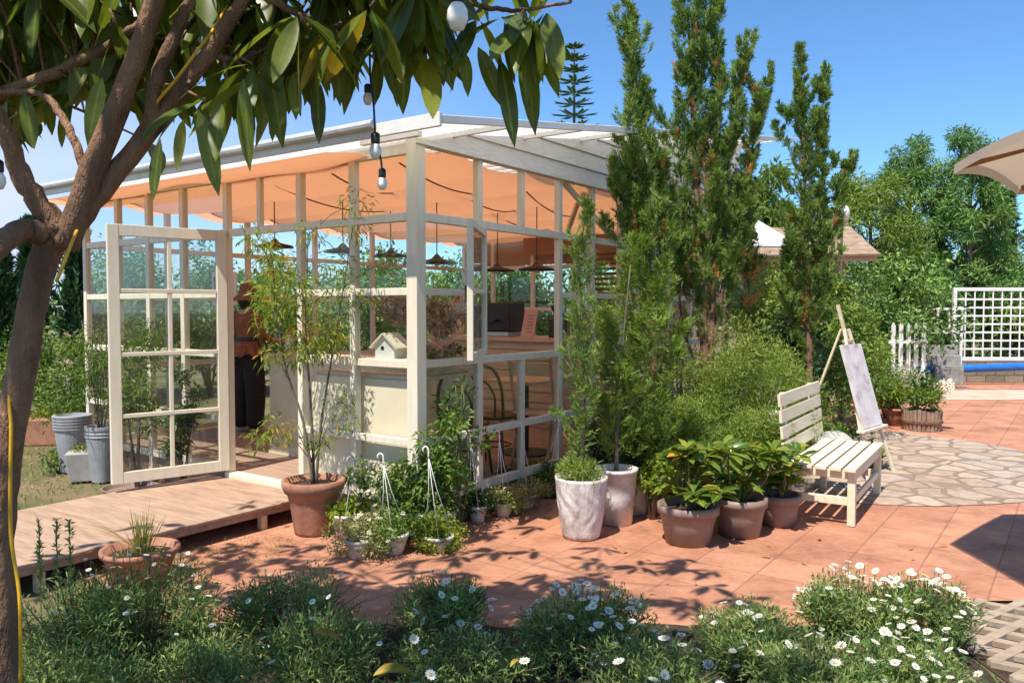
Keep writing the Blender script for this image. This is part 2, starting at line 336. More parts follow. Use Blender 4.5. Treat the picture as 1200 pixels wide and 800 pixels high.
# ------------------------------------------------------------------ ground sheets
def sheet(name, poly, z, mat, n=1):
    mb = MB(); P = [(x, y, z) for x, y in poly]; mb.add(P, np.array([list(range(len(P)))])); return mb.build(name, mat, kind='structure')
m, t, b, o = nt('earth_and_grass')
t.links.new(ramp(t, noise(t, .9, 8, .7), [(.07, .10, .025), (.16, .13, .06), (.25, .17, .10)], [.35, .5, .66]), b.inputs['Base Color']); b.inputs['Roughness'].default_value = .95
bump(t, noise(t, 30, 5, .7), b, .7, .03)
sheet('ground', [(-300, -60), (300, -60), (300, 500), (-300, 500)], -.02, m)
ANG = math.atan2(.812, .583)
m, t, b, o = nt('terracotta_paving')
tcn = t.nodes.new('ShaderNodeTexCoord'); mpn = t.nodes.new('ShaderNodeMapping'); mpn.inputs['Rotation'].default_value = (0, 0, -ANG); t.links.new(tcn.outputs['Object'], mpn.inputs[0])
br = t.nodes.new('ShaderNodeTexBrick'); br.offset = 0; br.inputs['Scale'].default_value = 1; br.inputs['Brick Width'].default_value = .4; br.inputs['Row Height'].default_value = .4
br.inputs['Mortar Size'].default_value = .005; br.inputs['Mortar Smooth'].default_value = .4; br.inputs['Color1'].default_value = (.52, .24, .142, 1); br.inputs['Color2'].default_value = (.44, .19, .11, 1); br.inputs['Mortar'].default_value = (.36, .17, .105, 1); br.inputs['Bias'].default_value = -.1
t.links.new(mpn.outputs[0], br.inputs['Vector'])
mx = t.nodes.new('ShaderNodeMixRGB'); mx.blend_type = 'MULTIPLY'; mx.inputs[0].default_value = 1
t.links.new(br.outputs['Color'], mx.inputs[1]); t.links.new(ramp(t, noise(t, 2.2, 9, .72), [(.48, .46, .46), (.95, .94, .93), (1.18, 1.25, 1.32)], [.28, .5, .70]), mx.inputs[2])
mx2 = t.nodes.new('ShaderNodeMixRGB'); t.links.new(ramp(t, noise(t, 11, 8, .85, stretch=(1, 2.5, 1)), [(0, 0, 0), (.5, .5, .5)], [.5, .72]), mx2.inputs[0]); t.links.new(mx.outputs[0], mx2.inputs[1]); mx2.inputs[2].default_value = (.58, .36, .25, 1)
t.links.new(mx2.outputs[0], b.inputs['Base Color']); b.inputs['Roughness'].default_value = .72; b.inputs['Specular IOR Level'].default_value = .3
bm1 = noise(t, 5, 9, .75); ad = t.nodes.new('ShaderNodeMath'); ad.operation = 'SUBTRACT'; t.links.new(bm1, ad.inputs[0])
mm = t.nodes.new('ShaderNodeMath'); mm.operation = 'MULTIPLY'; mm.inputs[1].default_value = .35; t.links.new(br.outputs['Fac'], mm.inputs[0]); t.links.new(mm.outputs[0], ad.inputs[1])
bump(t, ad.outputs[0], b, .8, .03)
PAVE = m
rng = np.random.default_rng(5)
edge = [(-1.95, 3.55)]+[(x, 3.98+.07*math.sin(x*3.1)+rng.normal(0, .025)) for x in np.arange(-1.5, 2.45, .12)]
sheet('terracotta_paving', edge+[(2.5, 4.38), (16, 4.38), (16, 14.2), (1.5, 14.2), (-3.5, 8.3), (-2.9, 5.2)], -.004, PAVE)
sheet('far_paving', [(7, 15.9), (18, 15.9), (18, 17.6), (7, 17.6)], -.004, PAVE)
sheet('concrete_strip', [(6.6, 14.2), (18, 14.2), (18, 15.9), (6.6, 15.9)], .0, pmat('pale_concrete', (.55, .45, .35), (.42, .33, .25), .85, 2, .3, .01))
m, t, b, o = nt('crazy_flagstone')
v1 = t.nodes.new('ShaderNodeTexVoronoi'); v1.feature = 'DISTANCE_TO_EDGE'; v2 = t.nodes.new('ShaderNodeTexVoronoi')
tcn = t.nodes.new('ShaderNodeTexCoord')
nn = t.nodes.new('ShaderNodeTexNoise'); nn.inputs['Scale'].default_value = 2.5; t.links.new(tcn.outputs['Object'], nn.inputs['Vector'])
va = t.nodes.new('ShaderNodeMixRGB'); va.inputs[0].default_value = .12; t.links.new(tcn.outputs['Object'], va.inputs[1]); t.links.new(nn.outputs['Color'], va.inputs[2])
for v in (v1, v2): v.inputs['Scale'].default_value = 3.6; t.links.new(va.outputs[0], v.inputs['Vector'])
sp = t.nodes.new('ShaderNodeSeparateXYZ'); t.links.new(v2.outputs['Color'], sp.inputs[0])
stc = ramp(t, sp.outputs[0], [(.36, .26, .185), (.50, .38, .28), (.43, .35, .28), (.40, .27, .20)])
mxa = t.nodes.new('ShaderNodeMixRGB'); mxa.blend_type = 'MULTIPLY'; mxa.inputs[0].default_value = 1; t.links.new(stc, mxa.inputs[1]); t.links.new(ramp(t, noise(t, 9, 8, .7), [(.7, .7, .7), (1.15, 1.12, 1.1)], [.35, .65]), mxa.inputs[2])
jf = ramp(t, v1.outputs['Distance'], [(0, 0, 0), (1, 1, 1)], [.03, .075])
mxb = t.nodes.new('ShaderNodeMixRGB'); t.links.new(jf, mxb.inputs[0]); mxb.inputs[1].default_value = (.25, .175, .125, 1); t.links.new(mxa.outputs[0], mxb.inputs[2])
t.links.new(mxb.outputs[0], b.inputs['Base Color']); b.inputs['Roughness'].default_value = .85
hh = t.nodes.new('ShaderNodeMath'); hh.operation = 'MULTIPLY_ADD'; hh.inputs[1].default_value = .3; t.links.new(noise(t, 14, 6, .7), hh.inputs[0]); t.links.new(jf, hh.inputs[2])
bump(t, hh.outputs[0], b, .8, .02)
sheet('flagstone_circle', [(3.6+2.25*math.cos(a)*(1+.012*math.sin(9*a)), 8.75+2.25*math.sin(a)*(1+.012*math.cos(7*a))) for a in np.linspace(0, 2*math.pi, 60)[:-1]], .0015, m)
# planting bed: a lumpy soil sheet
mb = MB(); nx, ny = 90, 40; xs = np.linspace(-4.2, 2.15, nx); ys = np.linspace(.6, 4.06, ny)
X, Y = np.meshgrid(xs, ys); Z = .02+.02*np.sin(X*5+Y*3)*np.cos(Y*6)+rng.normal(0, .008, X.shape); Z[-1] = -.012; Z[:, -1] = -.012
Y[-1] += np.array([.07*math.sin(x*3.1) for x in xs])-.03
q = np.array([(j*nx+i, j*nx+i+1, (j+1)*nx+i+1, (j+1)*nx+i) for j in range(ny-1) for i in range(nx-1)])
mb.add(np.stack([X, Y, Z], -1).reshape(-1, 3), q); mb.build('planting_bed_soil', SOIL, kind='structure', smooth=True)
# concrete grid paving at lower right
mb = MB(); CONC = pmat('grid_concrete', (.40, .31, .23), (.28, .21, .15), .9, 9, .5, .01)
for k, (dx, dy) in enumerate(((.83, .56), (.83, -.56))):
    for i in range(-24, 60):
        c = i*.165; p0 = np.array((2.2, 1.6+c, 0)) if k == 0 else np.array((2.2, 4.3+c-1.2, 0))
        pts = []
        for s in np.linspace(0, 1.75, 36):
            p = p0+np.array((dx, dy, 0))*s
            if 2.19 <= p[0] <= 3.6 and 2.4 <= p[1] <= 4.36: pts.append(p)
        if len(pts) > 1:
            zz = np.array((0, 0, -.001-.0025*k)); mb.bar(pts[0]+zz, pts[-1]+zz, .052, .03)
mb.build('grid_paving', CONC, kind='structure')
sheet('grid_paving_soil', [(2.17, 2.3), (3.65, 2.3), (3.65, 4.37), (2.17, 4.37)], -.014, SOIL)
# loose grass on the earth by the door, and small weeds in the bed
def grass(name, n, xr, yr, L, rs, mat, ok=lambda x, y: True, z=0):
    r = np.random.default_rng(rs); P = np.stack([r.uniform(*xr, n), r.uniform(*yr, n), np.full(n, z)], 1)
    P = np.array([p for p in P if ok(p[0], p[1])]); n = len(P)
    D = nrm(UP+r.normal(0, .5, (n, 3))*np.array((1, 1, .3))); mb = MB()
    mb.leaves(P, D, nrm(r.normal(size=(n, 3))), L*r.uniform(.4, 1.3, n), L*.09, 2, .35, 0, r.random(n)); return mb.build(name, mat, kind='stuff')
def on_plat(x, y):
    dx, dy = x+.672, y-5.6; b_ = dx*.583+dy*.812; a_ = -dx*.812+dy*.583
    return a_ > 2.5 or (a_ > .9 and b_ > 0 and a_ < 0)
grass('meadow_grass', 9000, (-8, -2.6), (4.6, 11), .10, 3, GRASSM, on_plat, -.02)
grass('bed_weeds', 5000, (-2.6, 2.1), (2.2, 3.95), .09, 4, DAISYG, z=.015)
grass('joint_weeds', 500, (-2.4, -1.5), (4.9, 5.6), .05, 6, GRASSM, z=-.004)
sheet('side_bed_soil', [tuple((np.array((-.672, 5.6))+np.array((.583, .812))*x+np.array((-.812, .583))*y)) for x, y in ((1.5, -.08), (1.9, -.85), (3.6, -1.5), (6.6, -1.9), (7.2, -.08))], .001, SOIL)
# ------------------------------------------------------------------ glass pavilion; local x = depth along right wall, y = along front wall
C0 = np.array((-.672, 5.6, 0)); RX = np.array((.583, .812, 0)); LY = np.array((-.812, .583, 0))
def pw(x, y, z=0): return C0+RX*x+LY*y+np.array((0, 0, z))
PV = thing('glass_pavilion', 'cream timber greenhouse cafe with glass walls, open door and white sheet roof', 'cafe pavilion', C0, ANG)
DX, WY, FZ = 6.2, 4.60, .21
def P_(name, mat, mb, bevel=.004, par=None, **k): return mb.build(name, mat, par or PV, bevel=bevel, **k)
P_('floor', PLANK, MB().bb((0.02, 0.02, .0), (DX, WY, FZ-.004)))
P_('threshold', CREAM, MB().bb((-.05, 1.0, .12), (.045, 2.2, FZ+.002)))
Ys = [0, .62, 1.22, 2.18, 2.84, 3.41, 3.965]
def post(x, y, z0, z1, s=.058, m=CREAM): P_('post', m, MB().bb((x-s/2, y-s/2, z0), (x+s/2, y+s/2, z1)))
post(0, 0, 0, 2.80, .098)
for y in Ys[1:]: post(0, y, 0, 2.735)
post(0, WY, 0, 2.735)
post(0, 1.73, 2.302, 2.70, .045)
def rail(a, b, w=.046, h=.054, m=CREAM): P_('rail', m, MB().bar(a, b, w, h))
def front(z, h, y0, y1): rail((0, y0, z), (0, y1, z), .046, h)
front(2.27, .062, .05, WY-.03); front(2.742, .075, .05, WY)
for (y0, y1) in ((.05, 1.19), (2.21, WY-.03)):
    front(1.743, .054, y0, y1); front(1.227, .056, y0, y1); front(.668, .05, y0, y1); front(.245, .06, y0, y1)
def pane(x0, y0, z0, x1, y1, z1):
    mb = MB(); t_ = .005
    if abs(x1-x0) < .01: mb.bb((x0-t_/2, y0, z0), (x0+t_/2, y1, z1))
    else: mb.bb((x0, y0-t_/2, z0), (x1, y0+t_/2, z1))
    return P_('pane', GLASS, mb, 0)
for i in range(len(Ys)):
    y0 = Ys[i]+.03; y1 = (Ys[i+1] if i < 6 else WY)-.03
    pane(0, y0, 2.302, 0, y1, 2.70) if i not in (0, 1, 2) else None
    if i == 2: continue
    for (z0, z1) in (((1.256, 1.715), (1.771, 2.238)) if i < 2 else ((.276, .642), (.694, 1.198), (1.256, 1.715), (1.771, 2.238))): pane(0, y0, z0, 0, y1, z1)
P_('wall_panel', CREAM_D, MB().bb((.062, .04, FZ), (.088, 1.19, 1.10)))
P_('wall_panel', CREAM_D, MB().bb((.092, .05, 1.10), (.30, 1.17, 1.13)))
P_('sill_board', CREAM, MB().bb((.025, .05, 1.236), (.22, 1.19, 1.256)))
# right wall
Xs = [.70, 1.28, 1.86, 2.44, 3.02, 3.60, 4.18, 4.76, 5.34, 5.92]
for i, x in enumerate(Xs):
    if i == 1: post(x, 0, 2.302, 2.76, .05); post(x, 0, 0, 1.198, .05)
    else: post(x, 0, 0, 2.76, .056)
for z, h in ((2.27, .062), (1.227, .056), (.668, .056), (.245, .07)): rail((.05, 0, z), (DX, 0, z), .046, h)
rail((.05, 0, 2.79), (DX, 0, 2.79), .05, .06)
rail((.05, 0, 1.743), (.672, 0, 1.743), .04, .05); rail((1.89, 0, 1.743), (DX, 0, 1.743), .04, .05)
Xe = [0.02]+Xs+[DX]
for i in range(len(Xe)-1):
    x0, x1 = Xe[i]+.03, Xe[i+1]-.03
    for (z0, z1) in ((.28, .64), (.696, 1.199), (1.255, 1.718), (1.77, 2.239)):
        if i in (1, 2) and z0 > 1.2: continue
        if i > 6 and z0 < .5: continue
        pane(x0, 0, z0, x1, 0, z1)
# open casement sash
SH = thing('window_sash', None, None, (.74, -.035, 0), 0); SH.parent = PV
sd = np.array((-.31, 5.36))-np.array((-.241, 6.2)); ca, sa = math.cos(-ANG), math.sin(-ANG)
SH.rotation_euler = (0, 0, math.atan2(sd[0]*sa+sd[1]*ca, sd[0]*ca-sd[1]*sa))
def frame(par, wd, z0, z1, st, tk, hbars, vbars, name='frame', mat=CREAM, top=None):
    mb = MB(); tp = top or st
    mb.bb((0, -tk/2, z0), (st, tk/2, z1)).bb((wd-st, -tk/2, z0), (wd, tk/2, z1)).bb((st, -tk/2+.002, z1-tp), (wd-st, tk/2-.002, z1)).bb((st, -tk/2+.002, z0), (wd-st, tk/2-.002, z0+tp))
    for z in hbars: mb.bb((st, -tk/2+.005, z-.016), (wd-st, tk/2-.005, z+.016))
    for x in vbars: mb.bb((x-.016, -tk/2+.008, z0+tp), (x+.016, tk/2-.008, z1-tp))
    f = mb.build(name, mat, par, bevel=.004)
    MB().bb((st, -.002, z0+tp), (wd-st, .002, z1-tp)).build('pane', GLASS, par)
    return f
frame(SH, .85, 1.27, 2.225, .05, .042, [1.747], [])
MB().bar((.81, -.03, 1.66), (.81, -.03, 1.78), .014, .02).build('handle', DARKM, SH)
# open door leaf
DR = thing('door_leaf', None, None, (-.04, 2.15, 0), 0); DR.parent = PV
dd = np.array((-3.166, 6.285))-np.array((-2.445, 6.873)); DR.rotation_euler = (0, 0, math.atan2(dd[0]*sa+dd[1]*ca, dd[0]*ca-dd[1]*sa))
frame(DR, .93, .235, 2.285, .085, .045, [.77, 1.26, 1.765], [.465], top=.09)
hd = MB().bb((.87, -.045, 1.17), (.905, -.026, 1.42)); hd.bar((.887, -.04, 1.36), (.887, -.075, 1.36), .014, .014); hd.bar((.89, -.075, 1.36), (.78, -.075, 1.355), .014, .018)
hd.build('handle', pmat('aged_brass', (.30, .22, .13), (.2, .14, .08), .4, 8, .1, metal=.7), DR, bevel=.002)
for z in (.45, 1.25, 2.08): MB().tube([(.0, -.028, z-.05), (.0, -.028, z+.05)], .011, 8).bb((.002, -.0265, z-.045), (.04, -.0235, z+.045)).build('hinge', bpy.data.materials['aged_brass'], DR)
# far end wall, back wall
for x in np.linspace(.9, DX, 6): post(x, WY, 0, 2.80)
for z in (.245, 1.0, 1.743, 2.27, 2.78): rail((.03, WY, z), (DX, WY, z), .046, .054)
for i, x in enumerate(np.linspace(.03, DX, 7)[:-1]): pane(x+.03, WY, .28, x+.98, WY, 2.24)
for y in np.linspace(.1, WY-.6, 6): post(DX, y, 0, 3.5)
for z in (.245, 1.0, 1.62, 2.27, 2.85): rail((DX, .03, z), (DX, WY-.03, z), .046, .054)
for y in np.linspace(.05, WY-.9, 5): pane(DX, y, .28, DX, y+.85, 2.24)
# corner braces (diagonal struts seen under the fabric)
P_('brace', CREAM, MB().bar((2.5, .12, 2.80), (3.6, 1.0, 2.45), .04, .06)); P_('brace', CREAM, MB().bar((2.0, .05, 2.78), (3.0, .04, 2.30), .035, .05))
# roof
def rz_(x): return 2.86+.153*x
x0, x1, y0, y1 = -.47, 6.7, -.62, 4.62
mb = MB()
nn_ = 300; ysr = np.linspace(y0, y1, nn_); V = []
for (dz) in (.0, -.006):
    for x in (x0, x1): V.append(np.stack([np.full(nn_, x), ysr, rz_(x)+dz+.008*np.sin(ysr*2*math.pi/.076)], 1))
V = np.concatenate(V); i = np.arange(nn_-1); n_ = nn_
F = np.concatenate([np.stack([i, i+1, i+1+n_, i+n_], 1), np.stack([i+2*n_, i+3*n_, i+1+3*n_, i+1+2*n_], 1), np.stack([i, i+2*n_, i+1+2*n_, i+1], 1), np.stack([i+n_, i+1+n_, i+1+3*n_, i+3*n_], 1)])
mb.add(V, F); P_('roof_sheet', ROOFM, mb, 0)
def fas(p, q, h=.085, w=.025): P_('fascia', WHITE, MB().bar(p, q, w, h))
fas((x0-.015, y0-.03, rz_(x0)-.03), (x0-.015, y1, rz_(x0)-.03)); fas((x0, y0-.015, rz_(x0)-.025), (x1, y0-.015, rz_(x1)-.025), .05)
P_('gutter', pmat('grey_gutter', (.55, .56, .58), (.42, .43, .45), .5, 8, .1), MB().tube([(x0-.05, y0+.5, rz_(x0)+.005), (x0-.05, y1, rz_(x0)+.005)], .03, 10), 0)
for x in (.35, 1.25, 2.15, 3.05, 3.95, 4.85, 5.75): P_('purlin', WHITE, MB().bar((x, y0+.02, rz_(x)-.028), (x, y1-.1, rz_(x)-.028), .03, .04))
P_('outrigger', WHITE, MB().bar((-.03, -.07, 2.835), (-.03, .5, 2.835), .05, .055))
# lapped grey siding in the triangle over the right wall
mb = MB(); zb = 2.76; k = 0
while zb < 3.72:
    zt = zb+.15; a = max(-.06, (zb-2.835)/.153); c = max(-.06, (zt-2.835)/.153)
    yo, yi = -.066, -.050
    V = [(a, yo, zb), (DX, yo, zb), (DX, yi, zt), (c, yi, zt), (a, yo+.018, zb), (DX, yo+.018, zb), (DX, yi+.018, zt), (c, yi+.018, zt)]
    mb.add(V, np.array([(0, 1, 2, 3), (7, 6, 5, 4), (0, 4, 5, 1), (3, 2, 6, 7), (0, 3, 7, 4), (1, 5, 6, 2)])); zb = zt
P_('siding', GREYW, mb, 0)
# swagged orange fabric under the roof
nx, ny = 130, 60; xs = np.linspace(-.42, DX-.05, nx); ys = np.linspace(.04, WY+.3, ny); X, Y = np.meshgrid(xs, ys, indexing='ij')
sp_ = .9; ph = ((X+.42) % sp_)/sp_
Z = 2.79-.005*X-.085*np.sin(math.pi*ph)**.8*(1-.25*np.cos(Y*2.2))+.012*np.sin(Y*5+X*3)
Z = np.minimum(Z, rz_(X)-.10)
q = np.array([(i*ny+j, (i+1)*ny+j, (i+1)*ny+j+1, i*ny+j+1) for i in range(nx-1) for j in range(ny-1) if not (xs[i] < 0.03 and ys[j] < .45)])
MB().add(np.stack([X, Y, Z], -1).reshape(-1, 3), q).build('ceiling_fabric', FABR, PV, smooth=True)
P_('back_panel', clothmat('pinkish_board', (.50, .31, .23), .3, (.6, .35, .24)), MB().bb((DX+.03, .0, 2.31), (DX+.05, WY, 3.75)), 0)
for (xa, xb, y_, dz) in ((.3, 2.2, .5, .14), (.2, 1.6, 1.2, .12), (1.6, 3.4, 1.0, .16), (2.2, 4.2, .6, .18), (.6, 2.6, 2.3, .14), (3.2, 5.4, 1.8, .16)):
    ts = np.linspace(0, 1, 20); MB().tube(np.stack([xa+(xb-xa)*ts, y_+.5*ts, 2.765-2.6*dz*ts*(1-ts)], 1), .007, 6).build('swag_cord', BROWNB, PV, smooth=True)
# hanging fabric valance over the back wall
mb = MB(); ys = np.linspace(.1, 3.3, 90); V = np.concatenate([np.stack([DX-.12+.03*np.sin(ys*9), ys, np.full(90, z)], 1) for z in (3.35, 2.45)])
i = np.arange(89); mb.add(V, np.stack([i, i+1, i+91, i+90], 1)); mb.build('valance', clothmat('dusty_pink_cloth', (.50, .30, .22), .4, (.6, .3, .2)), PV, smooth=True)
# ------------------------------------------------------------------ entrance platform (slightly lower deck on short legs)
PL = thing('entrance_ramp', 'low weathered plywood deck on short legs in front of the open door', 'deck', C0, ANG)
mb = MB(); mb.bb((-2.9, 1.04, .145), (-.055, 2.42, .168)); mb.build('deck_board', WOODG, PL, bevel=.004)
mb = MB(); mb.bar((-2.88, 1.08, .12), (-.06, 1.08, .12), .04, .045); mb.bar((-2.88, 2.36, .12), (-.06, 2.36, .12), .04, .045); mb.build('joist', WOODG, PL, bevel=.003)
for x in (-.5, -1.25, -2.05, -2.8):
    for y in (1.085, 2.35): MB().bb((x-.025, y-.025, -.02), (x+.025, y+.025, .097)).build('leg', PALEW, PL, bevel=.002)
# ------------------------------------------------------------------ inside the pavilion
def local(name, label, cat, x, y, z, rz=0, group=None): return thing(name, label, cat, pw(x, y, z), ANG+rz, group)
o = local('service_counter', 'long cream panelled counter just inside the open door', 'counter', .76, 1.0, FZ)
MB().bb((0.02, -.5, 0), (.55, 1.66, .93)).build('body', CREAM_D, o, bevel=.004); MB().bb((-.02, -.52, .932), (.6, 1.7, .97)).build('countertop', PALEW, o, bevel=.006)
MB().bb((0, -.5, 0), (.019, 1.66, .09)).build('kickboard', CREAM, o)
o = local('coffee_bar', 'tall plank-fronted wooden bar carrying the coffee machine', 'bar counter', 3.7, 1.2, FZ)
MB().bb((0, -.1, 0), (.6, 1.9, 1.02)).build('body', PALEW, o, bevel=.004)
mb = MB(); [mb.bb((-.02, -.12, z), (-.001, 1.92, z+.11)) for z in np.arange(.05, .95, .125)]; mb.build('plank_front', PALEW, o, bevel=.003)
MB().bb((-.08, -.16, 1.022), (.65, 1.96, 1.07)).build('countertop', PALEW, o, bevel=.005)
bz = FZ+1.072
o = local('coffee_machine', 'black boxy coffee machine on the wooden bar', 'coffee machine', 3.9, 2.2, bz, R(8))
MB().bb((-.2, -.28, .06), (.22, .28, .42)).build('body', DARKM, o, bevel=.02); MB().bb((-.2, -.26, 0), (.2, .26, .056)).build('drip_tray', pmat('steel', (.5, .5, .5), None, .3, 8, 0, metal=.9), o, bevel=.005)
for y in (-.12, .12): MB().tube([(-.2, y, .2), (-.28, y, .19), (-.36, y, .17)], .018, 8).build('handle', DARKM, o)
o = local('menu_board', 'pink menu board leaning beside the coffee machine', 'board', 3.72, 1.62, bz); o.rotation_euler = (0, R(12), ANG+R(-20))
MB().bb((-.006, -.13, 0), (.006, .13, .34)).build('board', pmat('pink_card', (.62, .42, .36), (.56, .37, .31), .7, 8, 0), o)
mb = MB()
for k in range(6): mb.bb((-.0085, -.09, .06+.04*k), (-.0065, -.09+.10+.02*(k % 3), .066+.04*k))
mb.build('printed_lines', pmat('dark_ink', (.12, .08, .07), None, .8, 8, 0), o)
o = local('coffee_grinder', 'black coffee grinder at the near end of the wooden bar', 'grinder', 3.85, 1.25, bz)
MB().bb((-.1, -.09, 0), (.12, .09, .22)).build('body', DARKM, o, bevel=.015); MB().lathe([(.04, .222), (.1, .36), (.1, .375), (0.02, .38)], 16).build('hopper', DARKM, o, smooth=True)
for (x, y, h, r, m_, nm, lab) in ((.86, 2.45, .16, .045, WHITE, 'paper_cup_stack', 'stack of white paper cups at the left end of the cream counter'), (.95, 2.25, .2, .06, PALEW, 'wooden_canister', 'wooden canister beside the paper cups on the cream counter'), (.9, 1.9, .24, .05, DARKM, 'dark_bottle', 'dark bottle on the cream counter right of the wooden canister')):
    o = local(nm, lab, nm.split('_')[-1], x, y, FZ+.972); MB().lathe([(.01, 0), (r*.85, 0), (r, h*.7), (r*.95, h*.75), (r*.4 if nm == 'dark_bottle' else r, h*.85), (r*.35 if nm == 'dark_bottle' else r*1.03, h*.98), (.01, h)], 18).build('body', m_, o, smooth=True); MB().lathe([(.01, h), (r*.42, h+.001), (r*.42, h+.02), (.01, h+.022)], 14).build('lid', DARKM if m_ is not WHITE else WHITE, o)
# chairs and a table by the right wall
def bent_chair(nm, lab, x, y, rz):
    o = local(nm, lab, 'chair', x, y, FZ, rz)
    MB().lathe([(.02, .44), (.19, .44), (.205, .452), (.205, .468), (.19, .475), (.02, .47)], 24).build('seat', BROWNB, o, smooth=True)
    arch = curve([(-.16, -.17, .46), (-.2, -.175, .7), (-.22, -.12, .87), (-.225, 0, .92), (-.22, .12, .87), (-.2, .175, .7), (-.16, .17, .46)], 26)
    MB().tube(arch, .014, 8).build('backrest', BROWNB, o, smooth=True)
    MB().tube(curve([(-.17, -.09, .46), (-.195, -.1, .66), (-.205, 0, .78), (-.195, .1, .66), (-.17, .09, .46)], 20), .011, 8).build('inner_hoop', BROWNB, o, smooth=True)
    for sx in (-1, 1):
        for sy in (-1, 1): MB().tube([(sx*.14, sy*.14, .445), (sx*.2, sy*.19, 0)], [.015, .011], 8).build('leg', BROWNB, o, smooth=True)
    MB().tube([(.15*math.cos(a), .15*math.sin(a), .2) for a in np.linspace(0, 2*math.pi, 25)], .008, 6).build('stretcher', BROWNB, o)
    return o
bent_chair('bentwood_chair', 'brown bentwood chair behind the glass nearest the corner post', .98, .36, R(25))
bent_chair('bentwood_chair', 'brown bentwood chair between the other bentwood chair and the cafe table', 1.52, .46, R(10))
o = local('cafe_table', 'small pale wooden cafe table inside the right glass wall', 'table', 2.25, .62, FZ)
MB().bb((-.32, -.3, .70), (.32, .3, .73)).build('tabletop', PALEW, o, bevel=.004); MB().tube([(0, 0, .02), (0, 0, .695)], .03, 10).build('pedestal', DARKM, o); MB().lathe([(.25, 0), (.25, .012), (.03, .03)], 20).build('base', DARKM, o)
o = local('folding_chair', 'pale slim folding chair leaning by the cafe table', 'chair', 1.95, .32, FZ, R(200))
for sy in (-.19, .19):
    MB().bar((-.2, sy, 0), (.18, sy, .98), .022, .04).build('leg', PALEW, o, bevel=.003); MB().bar((.2, sy*.85, 0), (-.12, sy*.85, .46), .02, .036).build('leg', PALEW, o, bevel=.003)
MB().bb((-.2, -.18, .445), (.2, .18, .465)).build('seat', PALEW, o, bevel=.004)
MB().bar((.125, -.18, .86), (.125, .18, .86), .015, .12).build('backrest', PALEW, o, bevel=.003)
# birdhouse, flower box, dried flowers
o = local('birdhouse', 'white toy birdhouse with pitched roof on the window sill', 'birdhouse', .13, .38, 1.257, R(6))
mb = MB(); mb.add([(-.07, -.09, 0), (-.07, .09, 0), (-.07, .09, .1), (-.07, 0, .17), (-.07, -.09, .1), (.07, -.09, 0), (.07, .09, 0), (.07, .09, .1), (.07, 0, .17), (.07, -.09, .1)], [np.array([(0, 4, 3, 2, 1), (5, 6, 7, 8, 9)]), np.array([(0, 1, 6, 5), (1, 2, 7, 6), (4, 0, 5, 9)])]); mb.build('body', WHITE, o)
mb = MB(); mb.bar((0, -.125, .075), (0, .002, .183), .19, .014, up=(0, -.65, .76)); mb.bar((0, .125, .075), (0, .006, .180), .19, .014, up=(0, .65, .76)); mb.build('roof', CREAM, o)
MB().tube([(-.069, .02, .075), (-.0725, .02, .075)], .016, 14).build('entrance_hole', DARKM, o)
rng = np.random.default_rng(11)
o = local('flower_box', 'wooden box of pink flowers on the sill behind the corner pane', 'flower box', .42, .17, 1.13, R(3))
MB().bb((-.25, -.08, 0), (.25, .08, .12)).build('box', PALEW, o, bevel=.004); foliage(MB(), rng, [(x, 0, .15, .09, .09, .06) for x in (-.18, 0, .18)], 240, .05, .03).build('foliage', MIDG, o); foliage(MB(), rng, [(x, 0, .19, .07, .07, .05) for x in (-.17, -.02, .14)], 200, .04, .035).build('blossoms', PETP, o)
local_shelf = MB().bb((.1, .04, 1.10), (.69, .32, 1.128)); P_('inner_sill', PALEW, local_shelf)
for (x, y, lab, s) in ((1.06, 1.25, 'big pinkish dried flower bouquet on the cream counter behind the birdhouse', 1.0), (1.05, .62, 'pinkish dried flower bouquet at the right end of the cream counter', .85)):
    o = local('dried_bouquet', lab, 'dried flowers', x, y, 1.182)
    MB().lathe([(.05, 0), (.07, .06), (.06, .16), (.045, .2)], 16).build('vase', CREAM, o, smooth=True)
    foliage(MB(), rng, blobs_in(rng, (0, 0, .42*s), (.2*s, .24*s, .16*s), 9, .11*s), 1200, .06, .02, up=.5).build('blossoms', DRIED, o)
for (x, y, lab, s) in ((4.05, 2.95, 'red dried flowers in a vase behind the coffee machine', .7),):
    o = local('dried_bouquet', lab, 'dried flowers', x, y, bz)
    MB().lathe([(.05, 0), (.07, .06), (.05, .2)], 16).build('vase', CREAM, o, smooth=True)
    foliage(MB(), rng, blobs_in(rng, (0, 0, .4), (.12, .14, .08), 6, .1), 500, .05, .03).build('blossoms', PETP, o)
# pendant lamps
lamps = [((322, 290), 8.6, 'black flat pendant lamp seen beside the bamboo-like shrub top'), ((402, 296), 8.3, 'black flat pendant lamp in the pane left of the birdhouse pane'), ((458, 301), 9.2, 'black flat pendant lamp in the upper pane over the birdhouse'), ((512, 309), 8.2, 'black flat pendant lamp just right of the corner post'), ((583, 318), 9.3, 'black pendant lamp, left one seen through the open window'), ((629, 317), 8.5, 'black pendant lamp, right one seen through the open window')]
p0 = None
for (pp, D, lab) in lamps:
    p = at(*pp, D)
    if p0 is None:
        o = p0 = thing('pendant_lamp', lab, 'pendant lamp', p, 0, 'black pendant lamps under the fabric')
        MB().lathe([(.20, 0), (.19, .02), (.06, .05), (.03, .08), (.012, .1)], 24).build('lamp_shade', DARKM, o, smooth=True); MB().tube([(0, 0, .1), (0, 0, .86)], .006, 6).build('cord', DARKM, o)
        MB().lathe([(.06, .86), (.06, .875), (.01, .885)], 16).build('ceiling_rose', DARKM, o); MB().sphere((0, 0, .0), .03).build('bulb', WHITE, o, smooth=True)
    else: dup(p0, p, 0, lab)
o = thing('framed_picture', 'small grey framed picture hanging on the far glass wall', 'picture', pw(1.6, WY-.045, 1.86), ANG+math.pi/2)
